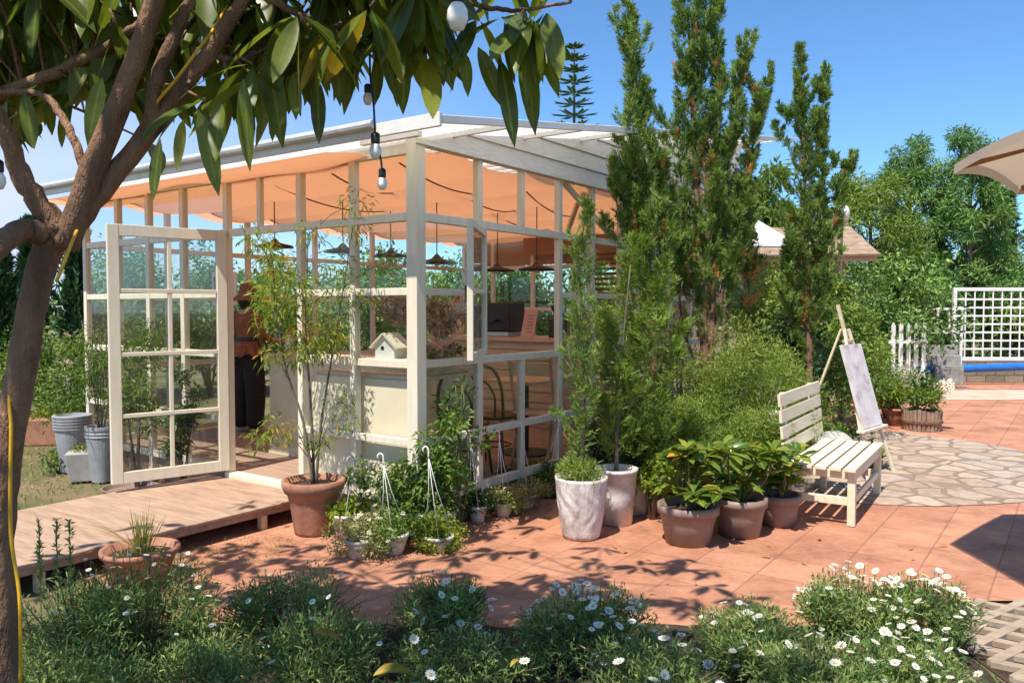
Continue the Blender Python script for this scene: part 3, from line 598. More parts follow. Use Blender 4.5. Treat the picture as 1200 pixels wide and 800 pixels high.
MB().bb((-.24, .0, -.2), (.24, .02, .2)).build('frame', WHITE, o, bevel=.004); MB().bb((-.19, .021, -.15), (.19, .024, .15)).build('print', pmat('grey_print', (.18, .17, .16), (.04, .04, .04), .6, 7, 0), o)
for x in (.5, 2.6): pass
# louvred brown shutter at back
o = local('louvred_shutter', 'reddish brown louvred shutter standing behind the coffee bar', 'shutter', 5.6, 1.1, FZ)
mb = MB(); mb.bb((0, 0, 0), (.04, .05, 2.2)).bb((0, .75, 0), (.04, .8, 2.2)); mb.build('frame', BARKR, o); mb = MB(); [mb.bar((.02, .05, z), (.02, .75, z), .05, .012, up=(.5, 0, .8)) for z in np.arange(.08, 2.2, .07)]; mb.build('slats', pmat('shutter_red_brown', (.36, .17, .11), (.28, .13, .08), .6, 6, .2), o)
# ------------------------------------------------------------------ person at the counter, seen from behind
def skinned(name, pts, edges, mat, par, sub=2):
    me = bpy.data.meshes.new(name); me.from_pydata([p[:3] for p in pts], edges, []); o = bpy.data.objects.new(name, me); COL.objects.link(o)
    m = o.modifiers.new('s', 'SKIN'); m.use_smooth_shade = True
    for v, p in zip(me.skin_vertices[0].data, pts): v.radius = (p[3], p[4] if len(p) > 4 else p[3]); v.use_root = False
    me.skin_vertices[0].data[0].use_root = True
    s = o.modifiers.new('ss', 'SUBSURF'); s.levels = sub; s.render_levels = sub
    bpy.context.view_layer.update(); dg = bpy.context.evaluated_depsgraph_get(); nm = bpy.data.meshes.new_from_object(o.evaluated_get(dg))
    bpy.data.objects.remove(o); o = bpy.data.objects.new(name, nm); COL.objects.link(o); o.parent = par; nm.materials.clear(); nm.materials.append(mat)
    for p in nm.polygons: p.use_smooth = True
    return o
SKIN = pmat('skin', (.50, .29, .20), (.45, .25, .17), .5, 10, 0); BLOUSE = pmat('rust_blouse', (.34, .14, .07), (.20, .075, .04), .85, 14, .9, .02); TROUS = pmat('black_trousers', (.022, .02, .02), (.014, .013, .013), .85, 9, .3); HATM = pmat('straw_brown_hat', (.22, .13, .085), (.13, .075, .05), .9, 30, .6)
pp = at(292, 505, 9.1); PS = thing('person', 'person in a rust peplum blouse, black trousers and brown bucket hat at the counter', 'person', (pp[0], pp[1], FZ), R(-38))
# local +y is the way the person faces
pts = [(0, 0, .93, .13, .10), (0, 0, 1.08, .105, .085), (0, .0, 1.24, .125, .085), (0, -.01, 1.35, .10, .07), (0, 0, 1.42, .048), (0, .03, 1.5, .075, .085), (0, .035, 1.58, .082, .095),
       (.16, -.01, 1.33, .05), (.21, .02, 1.10, .042), (.16, .24, 1.04, .033), (.14, .31, 1.05, .026), (-.16, -.01, 1.33, .05), (-.21, .03, 1.10, .042), (-.14, .25, 1.06, .033), (-.12, .32, 1.07, .026),
       (.09, 0, .84, .085), (.1, .02, .48, .06), (.1, -.01, .12, .042), (.1, .02, .05, .04), (.1, .14, .03, .032), (-.09, 0, .84, .085), (-.1, .0, .48, .06), (-.1, -.04, .12, .042), (-.1, -.01, .05, .04), (-.1, .11, .03, .032)]
ed = [(0, 1), (1, 2), (2, 3), (3, 4), (4, 5), (5, 6), (3, 7), (7, 8), (8, 9), (9, 10), (3, 11), (11, 12), (12, 13), (13, 14), (0, 15), (15, 16), (16, 17), (17, 18), (18, 19), (0, 20), (20, 21), (21, 22), (22, 23), (23, 24)]
for sx, b0 in ((1, 10), (-1, 14)):
    q = np.array(pts[b0][:3])
    for k, (dx, ln) in enumerate(((-.028, .065), (-.01, .078), (.01, .075), (.026, .06))):
        i = len(pts); pts += [(*(q+(dx, .035, 0)), .0095), (*(q+(dx*1.1, .035+ln*.6, -.01)), .009), (*(q+(dx*1.1, .03+ln, -.035)), .008)]; ed += [(b0, i), (i, i+1), (i+1, i+2)]
    i = len(pts); pts += [(*(q+(-sx*.035, .01, .0)), .011), (*(q+(-sx*.05, .05, -.005)), .009)]; ed += [(b0, i), (i, i+1)]
skinned('body', pts, ed, SKIN, PS)
top = [(0, 0, 1.0, .165, .12), (0, 0, 1.10, .15, .11), (0, .0, 1.24, .18, .115), (0, -.01, 1.35, .15, .095), (0, -.005, 1.40, .07), (.165, -.01, 1.335, .068), (.22, .02, 1.11, .062), (.17, .19, 1.045, .05), (-.165, -.01, 1.335, .068), (-.22, .03, 1.11, .062), (-.15, .2, 1.06, .05)]
skinned('blouse', top, [(0, 1), (1, 2), (2, 3), (3, 4), (3, 5), (5, 6), (6, 7), (3, 8), (8, 9), (9, 10)], BLOUSE, PS)
mb = MB(); a = np.linspace(0, 2*math.pi, 73)[:-1]; V = []
for (r, z, wv) in ((.135, 1.06, 0), (.165, 1.0, .008), (.215, .88, .022)): V.append(np.stack([(r+wv*np.sin(a*12))*np.cos(a), (r*.8+wv*np.sin(a*12))*np.sin(a), np.full(72, z)], 1))
i = np.arange(72); mb.add(np.concatenate(V), np.concatenate([np.stack([i, (i+1) % 72, (i+1) % 72+72, i+72], 1)+72*k for k in range(2)])); mb.build('peplum', BLOUSE, PS, smooth=True)
MB().lathe([(.142, 1.045), (.148, 1.05), (.148, 1.085), (.142, 1.09)], 40).build('belt', DARKM, PS).scale = (1, .82, 1)
tr = [(0, 0, .97, .16, .12), (.09, 0, .80, .125), (.12, .015, .48, .12), (.12, -.005, .03, .10), (-.09, 0, .80, .125), (-.12, 0, .48, .12), (-.12, -.03, .03, .10)]
skinned('trousers', tr, [(0, 1), (1, 2), (2, 3), (0, 4), (4, 5), (5, 6)], TROUS, PS)
for (x, y) in ((.1, .07), (-.1, .04)): MB().sphere((x, y, .035), (.045, .13, .04)).build('shoe', pmat('pale_shoe', (.55, .45, .36), None, .6, 8, 0), PS, smooth=True)
MB().sphere((0, -.015, 1.50), (.084, .09, .115)).build('hair', pmat('black_hair', (.02, .015, .012), None, .5, 30, .3), PS, smooth=True)
MB().lathe([(.20, 1.505), (.195, 1.51), (.112, 1.585), (.10, 1.67), (.08, 1.70), (.02, 1.705)], 30).build('hat', HATM, PS, smooth=True).location = (0, .02, 0)
mb = MB(); [mb.sphere((sx*.033, .118, 1.555), .010) for sx in (-1, 1)]; mb.build('eyes', DARKM, PS, smooth=True)
MB().sphere((0, .132, 1.525), (.013, .02, .024)).build('nose', SKIN, PS, smooth=True); MB().sphere((0, .113, 1.485), (.024, .01, .007)).build('lips', pmat('lip', (.4, .14, .12), None, .5, 8, 0), PS, smooth=True)
# ------------------------------------------------------------------ pots and potted plants
def pot(par, r0, r1, h, mat, rim=.012, rimh=.04, n=28, name='pot', smooth=True, wob=0, rng=None):
    MB().lathe([(.01, 0), (r0, 0), (r0+(r1-r0)*.5, h*.5), (r1, h-rimh), (r1+rim, h-rimh+.002), (r1+rim*1.1, h), (r1-.012, h+.001), (r1-.02, h-.05), (.01, h-.05)], n, wob=wob, rng=rng).build(name, mat, par, smooth=smooth)
    mb = MB().lathe([(.01, h-.05), (r1-.021, h-.045), (.02, h-.03)], 20); mb.build('soil', SOIL, par)
def stems(par, rng, n, r, h, spread, z0, rad=.007, mat=None):
    mb = MB(); tips = []
    for i in range(n):
        a = rng.random()*6.28; b = np.array((math.cos(a)*r*rng.random(), math.sin(a)*r*rng.random(), z0)); e = b+np.array((math.cos(a)*spread*rng.random(), math.sin(a)*spread*rng.random(), h*rng.uniform(.75, 1.05)))
        mb.tube(curve([b, (b+e)/2+rng.normal(0, .03, 3), e], 7), np.linspace(rad, rad*.5, 7), 5); tips.append(e)
    mb.build('stem', mat or STEM, par, smooth=True); return tips
def flowers(par, rng, pts, mat, r=.014, petals=9, center=(.7, .5, .05), name='flower'):
    """one shared daisy mesh, one object per flower"""
    key = (mat.name, r, petals)
    if key not in FLW:
        mb = MB(); a = np.arange(petals)*2*math.pi/petals; D = np.stack([np.cos(a), np.sin(a), .12+0*a], 1)
        mb.leaves(np.tile((0, 0, .001), (petals, 1))+D*r*.2, D, np.tile(UP, (petals, 1)), r*.85, r*.5, 1, 0, 0, rng.random(petals), .6); mb.sphere((0, 0, .002), (r*.24, r*.24, r*.16), 8, 5, .5)
        FLW[key] = mb.mesh('flower', mat)
        FLW[key].materials.append(DISC); k = petals
        for p in FLW[key].polygons:
            if p.index >= k: p.material_index = 1
    for p in pts:
        o = bpy.data.objects.new(name, FLW[key]); COL.objects.link(o); o.parent = par; o.location = tuple(p)
        o.rotation_euler = (rng.normal(0, .35), rng.normal(0, .35), rng.random()*6.28); s = rng.uniform(.75, 1.25); o.scale = (s, s, s)
FLW = {}; DISC = pmat('flower_disc', (.62, .42, .04), None, .7, 9, 0)
rng = np.random.default_rng(21)
# tall terracotta urn with the bamboo-like shrub
p = gp(368, 623); o = thing('potted_shrub', 'tall thin bamboo-like shrub in the big weathered terracotta urn beside the ramp', 'potted plant', p)
MB().lathe([(.01, 0), (.135, 0), (.14, .02), (.165, .2), (.185, .29), (.205, .30), (.225, .345), (.228, .385), (.205, .39), (.19, .34), (.01, .335)], 32, wob=.0012, rng=rng).build('urn', TERRA, o, smooth=True)
MB().lathe([(.01, .335), (.19, .345), (.02, .36)], 20).build('soil', SOIL, o)
S1 = [(-.0, .02, .35), (-.02, .03, .9), (-.05, .02, 1.5), (-.02, 0, 2.15)]; S2 = [(.02, 0, .35), (.06, 0, .8), (.16, .02, 1.4), (.26, 0, 1.95)]; S3 = [(0, -.02, .35), (-.06, -.03, .8), (-.2, -.05, 1.3), (-.27, -.05, 2.0)]
mb = MB(); tw = []
for S, k in ((S1, 16), (S2, 8), (S3, 14)):
    c = curve(S, 16); mb.tube(c, np.linspace(.012, .004, 16), 6)
    for j in range(k):
        q = c[rng.integers(8, 16)]; e = q+np.array((rng.normal(0, .2), rng.normal(0, .16), rng.uniform(.0, .24))); e[0] = max(e[0], -.33); mb.tube([q, (q+e)/2+(0, 0, .03), e], [.004, .003, .002], 4); tw.append(e)
e0 = [np.array(v) for v in ((-.26, -.05, .78), (-.36, -.06, .70), (-.20, 0, .72), (.2, .03, .95), (.24, 0, .82), (.05, .0, .68))]
for e in e0: mb.tube([(0, 0, .5), e*.5+(0, 0, .4), e], [.004, .003, .002], 4); tw.append(e)
mb.build('stem', BARKG, o, smooth=True)
mb = MB(); foliage(mb, rng, [(*e, .12, .12, .10) for e in tw], 3000, .06, .013, out=.7, up=-.25, jit=.6, bend=.4)
foliage(mb, rng, [(*e, .10, .10, .08) for e in tw[::4]], 130, .06, .014, lo=.9, hi=1., up=.4); mb.build('foliage', NAND, o)
# low terracotta bowl with thin grass
p = gp(172, 672)+(.0, -.0, 0); o = thing('potted_grass', 'wide low terracotta bowl with sparse thin grass blades by the ramp edge', 'potted plant', p+np.array((.02, -.12, 0)))
pot(o, .15, .21, .2, TERRA, .012, .03); n = 90; rr = rng.random(n)
mb = MB(); mb.leaves(np.stack([rng.normal(0, .025, n), rng.normal(0, .025, n), np.full(n, .15)], 1), nrm(np.stack([rng.normal(0, .22, n), rng.normal(0, .2, n), np.ones(n)], 1)), nrm(rng.normal(size=(n, 3))), rng.uniform(.12, .34, n), .006, 3, .1, 0, rr)
mb.leaves(np.stack([rng.normal(0, .02, 12), rng.normal(0, .02, 12), np.full(12, .15)], 1), nrm(np.stack([rng.normal(-.5, .4, 12), rng.normal(0, .3, 12), np.ones(12)], 1)), nrm(rng.normal(size=(12, 3))), .5, .004, 4, .3, 0, .9)
foliage(mb, rng, [(0, 0, .165, .17, .17, .015)], 160, .03, .012, up=.8); mb.build('grass', GRASSM, o)
# hanging baskets standing on the paving along the wall, with their white wire hangers
def hanging_pot(px, py, h, r, hook_px, hook_py, lab, fol, n, L, W, fl=None, nfl=0, fr=None, fh=None, squ=.75):
    p = gp(px, py); D = p[1]; o = thing('hanging_pot', lab, 'hanging pot', p, 0, 'hanging pots stood along the pavilion wall')
    pot(o, r*.68, r, h, WPLAST, .006, .02, 20)
    fr = (fr or r*1.5)*1.25; fh = (fh or r)*1.3; n = int(n*1.5)
    bl = blobs_in(rng, (0, 0, h*.9+fh*.22), (fr*.75, fr*.75, fh*.5), 18, fr*.40, squ)
    foliage(MB(), rng, bl, n, L, W, out=.7, up=.5, bend=.3, nseg=1, zmin=.01).build('foliage', fol, o)
    if fl is not None:
        pts = [(b[0]+rng.normal(0, b[3]*.6), b[1]-abs(rng.normal(0, b[4]*.7)), b[2]+b[5]*rng.uniform(.2, 1.0)) for b in bl for _ in range(1+nfl//14)][:nfl]
        flowers(o, rng, pts, fl, .016, 6)
    if hook_px:
        q = at(hook_px, hook_py, D)-p; mb = MB()
        for a in (.6, 2.7, 4.8): mb.tube([(r*math.cos(a), r*math.sin(a), h), (q[0]*.6+.3*r*math.cos(a), q[1]*.6+.3*r*math.sin(a), h+(q[2]-.07-h)*.6), (q[0], q[1], q[2]-.07)], .0028, 5)
        mb.tube(curve([(q[0], q[1], q[2]-.075), (q[0], q[1], q[2]-.02), (q[0]-.018, q[1], q[2]), (q[0]-.035, q[1], q[2]-.012), (q[0]-.036, q[1], q[2]-.03)], 14), .006, 6)
        mb.build('hanger', WIRE, o, smooth=True)
    return o
hanging_pot(407, 628, .17, .115, 413, 535, 'white pot of yellow-green leaves with one yellow bloom beside the terracotta urn', LIME, 500, .06, .022, None, fr=.15, fh=.1)
hanging_pot(420, 652, .12, .09, None, 0, 'pot hidden under trailing tiny white flowers in front of the urn, leftmost at the kerb', PINKMIX, 1500, .024, .012, PETW, 45, fr=.19, fh=.2)
hanging_pot(461, 647, .13, .10, 449, 531, 'white pot of trailing grey-green plant between the white-flowered pot and the bright green mound', MIDG, 1400, .026, .012, PETW, 22, fr=.19, fh=.19)
hanging_pot(514, 644, .10, .10, 502, 523, 'pot with a neat bright yellow-green mound of leaves', LIME, 1700, .028, .017, None, fr=.17, fh=.15)
hanging_pot(560, 611, .125, .073, 551, 507, 'small plain white pot with dark green leaves right of the bright mound', DARKG, 600, .035, .018, None, fr=.10, fh=.15)
hanging_pot(590, 604, .11, .08, 585, 504, 'pot with pinkish variegated leaves and hooked wire in front of the lower glass', PINKMIX, 1500, .03, .015, PETL, 6, fr=.16, fh=.15)
hanging_pot(617, 594, .11, .08, 611, 495, 'pot with silvery pink foliage beside the white stone planter', PINKMIX, 1300, .03, .014, None, fr=.15, fh=.14)
hanging_pot(640, 581, .12, .08, 655, 490, 'pot with dull green leaves half behind the white stone planter', MIDG, 900, .035, .017, PETL, 4, fr=.14, fh=.16)
hanging_pot(585, 585, .12, .08, None, 0, 'dark pot tucked against the lower glass behind the variegated pots', DARKG, 700, .04, .018, PETL, 5, fr=.14, fh=.17)
hanging_pot(548, 596, .12, .09, None, 0, 'pot of plain green leaves against the glass behind the small plain white pot', MIDG, 1100, .04, .018, None, fr=.17, fh=.22)
hanging_pot(628, 580, .12, .09, None, 0, 'pot of fresh green leaves against the lower glass nearest the white stone planter', MIDG, 1100, .035, .016, PETW, 10, fr=.17, fh=.2)
hanging_pot(436, 634, .12, .09, None, 0, 'pot of small white-flowering greens at the foot of the dark lily-like leaves', MIDG, 1100, .028, .013, PETW, 24, fr=.18, fh=.17)
# dark lily-like clump and bushes in front of the corner
def strap_plant(name, lab, p, n, L, W, mat, par_pot=None, spread=.5, bend=.35, cat='plant', z=0):
    o = thing(name, lab, cat, p); a = rng.random(n)*6.28
    D = nrm(np.stack([np.cos(a)*rng.uniform(.1, spread, n), np.sin(a)*rng.uniform(.1, spread, n), np.ones(n)], 1))
    mb = MB(); mb.leaves(np.stack([.03*np.cos(a), .03*np.sin(a), np.full(n, z)], 1), D, nrm(np.stack([-np.cos(a)*.5, -np.sin(a)*.5, np.ones(n)], 1)), L*rng.uniform(.6, 1.1, n), W, 5, bend, .12, rng.random(n), .4); mb.build('leaves', mat, o)
    return o
o = strap_plant('lily_clump', 'dark upright lily-like leaves in a black pot behind the yellow-green pot', gp(425, 610), 30, .42, .055, DARKG, spread=.5, z=.12); pot(o, .09, .12, .16, DARKM)
o = thing('corner_bush', 'leafy light green bush in a pot right in front of the corner post', 'potted plant', gp(510, 631)); pot(o, .1, .13, .2, GREYPOT); stems(o, rng, 6, .05, .55, .2, .15)
foliage(MB(), rng, blobs_in(rng, (0, 0, .52), (.19, .15, .42), 24, .10), 2400, .065, .026, out=.7, up=.2, bend=.4, nseg=2).build('foliage', MIDG, o)
o = thing('corner_bush', 'lower dense green bush left of the corner post behind the hanging pots', 'potted plant', gp(462, 630)); pot(o, .1, .13, .16, TERRA); stems(o, rng, 5, .05, .4, .2, .12)
foliage(MB(), rng, blobs_in(rng, (0, 0, .35), (.30, .18, .26), 20, .12), 2600, .045, .02, out=.7, up=.2, bend=.3).build('foliage', MIDG, o)
o = thing('climbing_plant', 'thin vertical climber against the glass just right of the corner post', 'plant', pw(.30, -.12, 0)); stems(o, rng, 4, .05, 1.1, .08, 0)
foliage(MB(), rng, [(rng.normal(0, .06), rng.normal(0, .04), z, .1, .08, .1) for z in np.arange(.3, 1.1, .09)], 700, .05, .02, up=.2).build('foliage', MIDG, o)
# white stone planters
def stone_pot(o, r0, r1, h):
    n = 84; prof = [(.01, 0), (r0, 0), (r0+.01, .02)]+[(r0+.01+(r1-r0-.01)*t, .02+(h-.04)*t) for t in np.linspace(.03, 1, 30)]+[(r1+.004, h), (r1-.02, h), (r1-.03, h-.04), (.01, h-.04)]
    mb = MB().lathe(prof, n); V = mb.V[0]; a = np.arctan2(V[:, 1], V[:, 0]); z = V[:, 2]; k = 1+.06*np.abs(np.sin(a*5.5+1.4*np.sin(z*22)+z*5))*np.abs(np.sin(a*3+z*17))**.5*np.sin(np.clip(z/h, 0, 1)*math.pi)
    V[:, 0] *= k; V[:, 1] *= k; mb.build('planter', WPOT, o, smooth=True); MB().lathe([(.01, h-.045), (r1-.032, h-.04), (.02, h-.03)], 20).build('soil', SOIL, o)
p = gp(681, 628); o = thing('potted_conifer', 'slender feathery conifer in the front white carved stone planter', 'potted tree', p); stone_pot(o, .125, .185, .43)
MB().tube(curve([(0, 0, .4), (.02, .02, 1.2), (-.02, 0, 1.9), (.03, 0, 2.3)], 12), np.linspace(.016, .004, 12), 6).build('trunk', BARKG, o, smooth=True)
mb = MB(); juniper(mb, rng, flames(rng, [((0, 0, .55), (.04, 0, 2.36), .21, 1)], 14, .6, (30, 65), (.9, 1.7)), 260, 28, .045, .007, 0, (25, 60)); mb.build('crown', FEATH if False else JUN, o)
foliage(MB(), rng, [(0, 0, .46, .17, .17, .1), (-.06, -.06, .5, .12, .1, .08)], 1600, .045, .008, up=.6).build('underplanting', FEATH, o)
p = gp(722, 612); o = thing('potted_conifer', 'bushy feathery conifer in the second plain white planter', 'potted tree', p); pot(o, .12, .155, .42, WPLAST, .008, .03)
MB().tube(curve([(0, 0, .38), (.02, .02, 1.0), (.1, .02, 1.95)], 10), np.linspace(.02, .005, 10), 6).build('trunk', BARKG, o, smooth=True)
mb = MB(); juniper(mb, rng, flames(rng, [((0, .05, .45), (.14, .15, 2.15), .36, .5), ((.1, .05, .5), (.40, .2, 2.0), .30, .3), ((.0, 0, .5), (-.08, .1, 1.6), .28, .25), ((.2, .1, .4), (.55, .25, 1.5), .26, .25)], 9, .7, (25, 65), (.8, 1.7)), 640, 28, .05, .0075, 0, (15, 55)); mb.build('crown', FEATH, o)
o = thing('potted_shrub', 'dark leafy shrub in the small white planter behind the other two white planters', 'potted plant', gp(742, 600)); pot(o, .10, .13, .30, WPLAST, .008, .03)
foliage(MB(), rng, blobs_in(rng, (0, 0, .5), (.2, .16, .2), 12, .1), 1300, .06, .02, up=.2).build('foliage', DARKG, o)
# three mocha pots with broad yellow-green leaves
for (px, py, r0, r1, h, lab, nst) in ((806, 634, .155, .20, .265, 'front mocha pot of broad yellow-green leaves nearest the white planters', 9), (866, 625, .145, .185, .27, 'middle mocha pot of broad green leaves between the other two mocha pots', 8), (911, 613, .13, .16, .23, 'mocha pot of broad leaves with orange tips right beside the bench', 7)):
    o = thing('potted_croton', lab, 'potted plant', gp(px, py), 0, 'mocha pots of broad-leaved plants'); pot(o, r0, r1, h, MOCHA, .012, .06, 36)
    tips = stems(o, rng, nst, .09, .42, .24, h-.05, .009); P = []; Dv = []
    for e in tips+[np.array((rng.normal(0, .12), rng.normal(0, .12), h+.13)) for _ in range(5)]:
        k = rng.integers(9, 13); a = np.arange(k)*2.4+rng.random()*6; el = rng.uniform(-.25, .9, k); D = np.stack([np.cos(a), np.sin(a), el], 1); P.append(np.tile(e, (k, 1))-(0, 0, .06)*rng.random((k, 1))); Dv.append(D)
    P = np.concatenate(P); Dv = nrm(np.concatenate(Dv)); n = len(P); rn = np.clip(rng.beta(2, 2.2, n)*.9+np.where(rng.random(n) < .06, .35, 0), 0, .99)
    mb = MB(); mb.leaves(P, Dv, nrm(UP+rng.normal(0, .3, (n, 3))), rng.uniform(.11, .20, n), rng.uniform(.055, .08, n), 4, rng.uniform(.1, .35, n), .16, rn, .6); mb.build('leaves', SPOT, o, smooth=True)
# grey pots by the left wall
p = gp(86, 551); o = thing('pot_stack', 'stack of nested grey plastic pots with ringed rims', 'pots', p)
MB().lathe([(.01, 0), (.115, 0), (.16, .42)]+[v for k in range(5) for v in ((.165+.002*k, .42+.03*k), (.172+.002*k, .424+.03*k), (.172+.002*k, .44+.03*k), (.162+.002*k, .442+.03*k))]+[(.15, .565), (.14, .5), (.01, .5)], 30).build('pot', GREYPOT, o, smooth=False)
o = thing('potted_shrub', 'tall leafy shrub in the tapered ribbed grey pot at the door leaf', 'potted plant', gp(120, 563)); MB().lathe([(.01, 0), (.09, 0), (.135, .42), (.142, .425), (.136, .44), (.143, .455), (.137, .47), (.144, .49), (.144, .52), (.125, .52), (.12, .48), (.01, .48)], 28).build('pot', GREYPOT, o)
tips = stems(o, rng, 10, .06, 1.1, .35, .45, .006, BARKG); foliage(MB(), rng, blobs_in(rng, (0, 0, 1.05), (.32, .3, .5), 22, .13), 2100, .05, .013, out=.6, up=-.1, bend=.4).build('foliage', MIDG, o)
o = thing('square_pot', 'low pale square planter with wilted herbs beside the grey pots', 'planter', gp(97, 562), R(20)); mb = MB(); mb.add([(-.1, -.1, 0), (.1, -.1, 0), (.1, .1, 0), (-.1, .1, 0), (-.13, -.13, .27), (.13, -.13, .27), (.13, .13, .27), (-.13, .13, .27)], np.array([(0, 3, 2, 1), (4, 5, 6, 7), (0, 1, 5, 4), (1, 2, 6, 5), (2, 3, 7, 6), (3, 0, 4, 7)])); mb.build('pot', pmat('pale_grey_pot', (.46, .43, .39), (.34, .31, .28), .7, 6, .2), o, bevel=.008)
foliage(MB(), rng, [(0, 0, .29, .1, .1, .05)], 150, .05, .01, up=.7).build('foliage', GRASSM, o)
o = thing('plant_saucer', 'shallow brown round saucer lying under the open door leaf', 'saucer', gp(152, 577)); MB().lathe([(.01, 0), (.2, 0), (.225, .045), (.235, .045), (.235, .055), (.215, .055), (.195, .02), (.01, .018)], 32).build('saucer', MOCHA, o, smooth=False)
o = thing('brick_planter', 'long low terracotta trough at the far left behind the tree', 'planter', at(36, 518, 9.6)*np.array((1, 1, 0)), R(8)); MB().bb((-.5, -.15, -.02), (.5, .15, .30)).build('trough', TERRA, o, bevel=.015); foliage(MB(), rng, [(x, 0, .36, .2, .14, .1) for x in (-.4, 0, .4)], 700, .07, .02, up=.6).build('foliage', LIME, o)
def shrub(lab, p, H, rad, n, L, W, mat, kb=16, bs=.3, name='shrub', cat='shrub', group=None, up=.2, nseg=1, out=.7, z0=.1, fl=None, nfl=0, fr=.03, squash=1, bend=.2):
    o = thing(name, lab, cat, p, 0, group); mb = MB()
    for i in range(5):
        a = rng.random()*6.28; mb.tube([(0, 0, -.03), (.2*rad*math.cos(a), .2*rad*math.sin(a), H*.3), (.5*rad*math.cos(a), .5*rad*math.sin(a), H*.6)], [.012+H*.006, .01, .005], 5)
    mb.build('stem', BARKG, o, smooth=True)
    bl = blobs_in(rng, (0, 0, H*(.5+z0/2)), (rad*.78, rad*.78, H*(.5-z0/2)*.82), kb, bs*rad, squash)
    foliage(MB(), rng, bl, n, L, W, out=out, up=up, nseg=nseg, bend=bend, zmin=.02).build('foliage', mat, o)
    if fl is not None: flowers(o, rng, [(b[0]+rng.normal(0, b[3]*.5), b[1]-b[4]*rng.uniform(.5, 1), b[2]+b[5]*rng.uniform(0, .9)) for b in bl for _ in range(max(1, nfl//kb+1))][:nfl], fl, fr, 7)
    return o
gnd = lambda px, D: np.array((at(px, 400, D)[0], D, -.01))
shrub('lilac-flowered bush left of the door behind the pot stack', gnd(83, 8.7), 1.45, .55, 2600, .06, .02, MIDG, 24, .32, fl=PETL, nfl=14, fr=.05)
shrub('tall willowy shrub seen through the left panes of the open door', gnd(158, 7.12), 1.7, .27, 2600, .07, .013, MIDG, 22, .34, up=-.1)
shrub('dense green bush seen through the lower right door panes', gnd(212, 6.98), 1.25, .2, 1700, .06, .02, DARKG, 18, .34)
shrub('tall leafy bush with lilac blooms at the far left behind the trough', gnd(58, 10.2), 1.7, .6, 3400, .07, .025, MIDG, 24, .32, fl=PETL, nfl=8, fr=.05)
shrub('low leafy hedge at the left edge behind the tree trunk', gnd(5, 10.0), 1.1, .7, 3000, .07, .028, WOODL, 22, .32)
shrub('bushy shrub against the pavilion end post behind the ribbed grey pot', gnd(108, 9.0), 1.55, .4, 2600, .065, .02, DARKG, 20, .32)
shrub('low herb tuft at the foot of the grey pot stack', gnd(66, 7.9), .25, .25, 500, .05, .02, MIDG, 8, .4)
# ------------------------------------------------------------------ bench
p = gp(998, 617); bd = np.array((.54, .84)); bd /= np.linalg.norm(bd)
B = thing('slatted_bench', 'cream slatted wooden bench with reclined back on the terracotta paving', 'bench', (p[0], p[1], 0), math.atan2(bd[1], bd[0]))
# local x = along the bench (away from camera), y = towards the backrest
def bbx(n, a, b, bev=.004): return MB().bb(a, b).build(n, BENCHW, B, bevel=bev)
LN, DP = 1.30, .48
for x in (0, LN-.06):
    bbx('leg', (x, -.02, 0), (x+.06, .035, .412)); bbx('leg', (x, DP-.05, 0), (x+.06, DP, .412))
    bbx('stretcher', (x+.012, .037, .15), (x+.048, DP-.052, .21)); bbx('seat_frame', (x+.01, .037, .352), (x+.05, DP-.052, .41))
bbx('seat_frame', (.062, -.012, .335), (LN-.062, .02, .41)); bbx('seat_frame', (.062, DP-.04, .335), (LN-.062, DP-.01, .41))
bbx('stretcher', (.062, -.005, .15), (LN-.062, .02, .205))
for k in range(5): bbx('seat_slat', (-.05, -.03+k*.104, .414), (LN+.05, .055+k*.104, .44))
for x in (.14, LN-.2): MB().bar((x, DP+.005, .2), (x, DP+.075, .96), .05, .035, up=(0, 1, 0)).build('back_post', BENCHW, B, bevel=.003)
for k in range(4):
    q = .54+k*.124; MB().bar((-.05, DP-.017+(q-.2)*.093, q), (LN+.05, DP-.017+(q-.2)*.093, q), .022, .098, up=(0, .093, .996)).build('back_slat', BENCHW, B, bevel=.004)
# ------------------------------------------------------------------ easel with painting
e1 = gp(1047, 559); D0 = 7.75; base = at(1019, 500, D0); base = np.array((base[0], D0, 0))
E = thing('wooden_easel', 'pale wooden tripod easel behind the bench holding a faint painting', 'easel', base, R(46))
# local: x along the picture's width, front faces -y
hz = 1.66
MB().bar((0, .0, .45), (-.0, .33, hz), .045, .025, up=(0, 1, -.2)).build('mast', PALEW, E, bevel=.003)
for sx in (-1, 1): MB().bar((sx*.34, -.12, -.005), (sx*.05, .24, 1.42), .035, .025, up=(0, 1, 0)).build('leg', BENCHW, E, bevel=.003)
MB().bar((0, .80, -.005), (0, .29, 1.42), .03, .022, up=(0, 1, 0)).build('leg', BENCHW, E, bevel=.003)
MB().bar((-.32, -.03, .455), (.32, -.03, .455), .075, .025).build('ledge', BENCHW, E, bevel=.003)
MB().bar((-.08, .22, 1.30), (.08, .22, 1.30), .05, .03).build('top_clamp', PALEW, E, bevel=.003)
MB().bar((-.2, .12, .95), (.2, .12, .95), .02, .04).build('crossbar', PALEW, E, bevel=.003)
CV = thing('painting', 'pale faded canvas painting resting on the easel ledge', 'painting', base, R(46))
m, t, b, o_ = nt('faded_painting'); t.links.new(ramp(t, noise(t, 5, 7, .65), [(.30, .22, .22), (.60, .52, .50), (.68, .64, .64), (.42, .36, .46)], [.3, .45, .6, .72]), b.inputs['Base Color']); b.inputs['Roughness'].default_value = .8
MB().bar((0, -.025, .472), (0, .20, 1.27), .50, .024, up=(0, 1, -.28)).build('canvas', m, CV, bevel=.002)
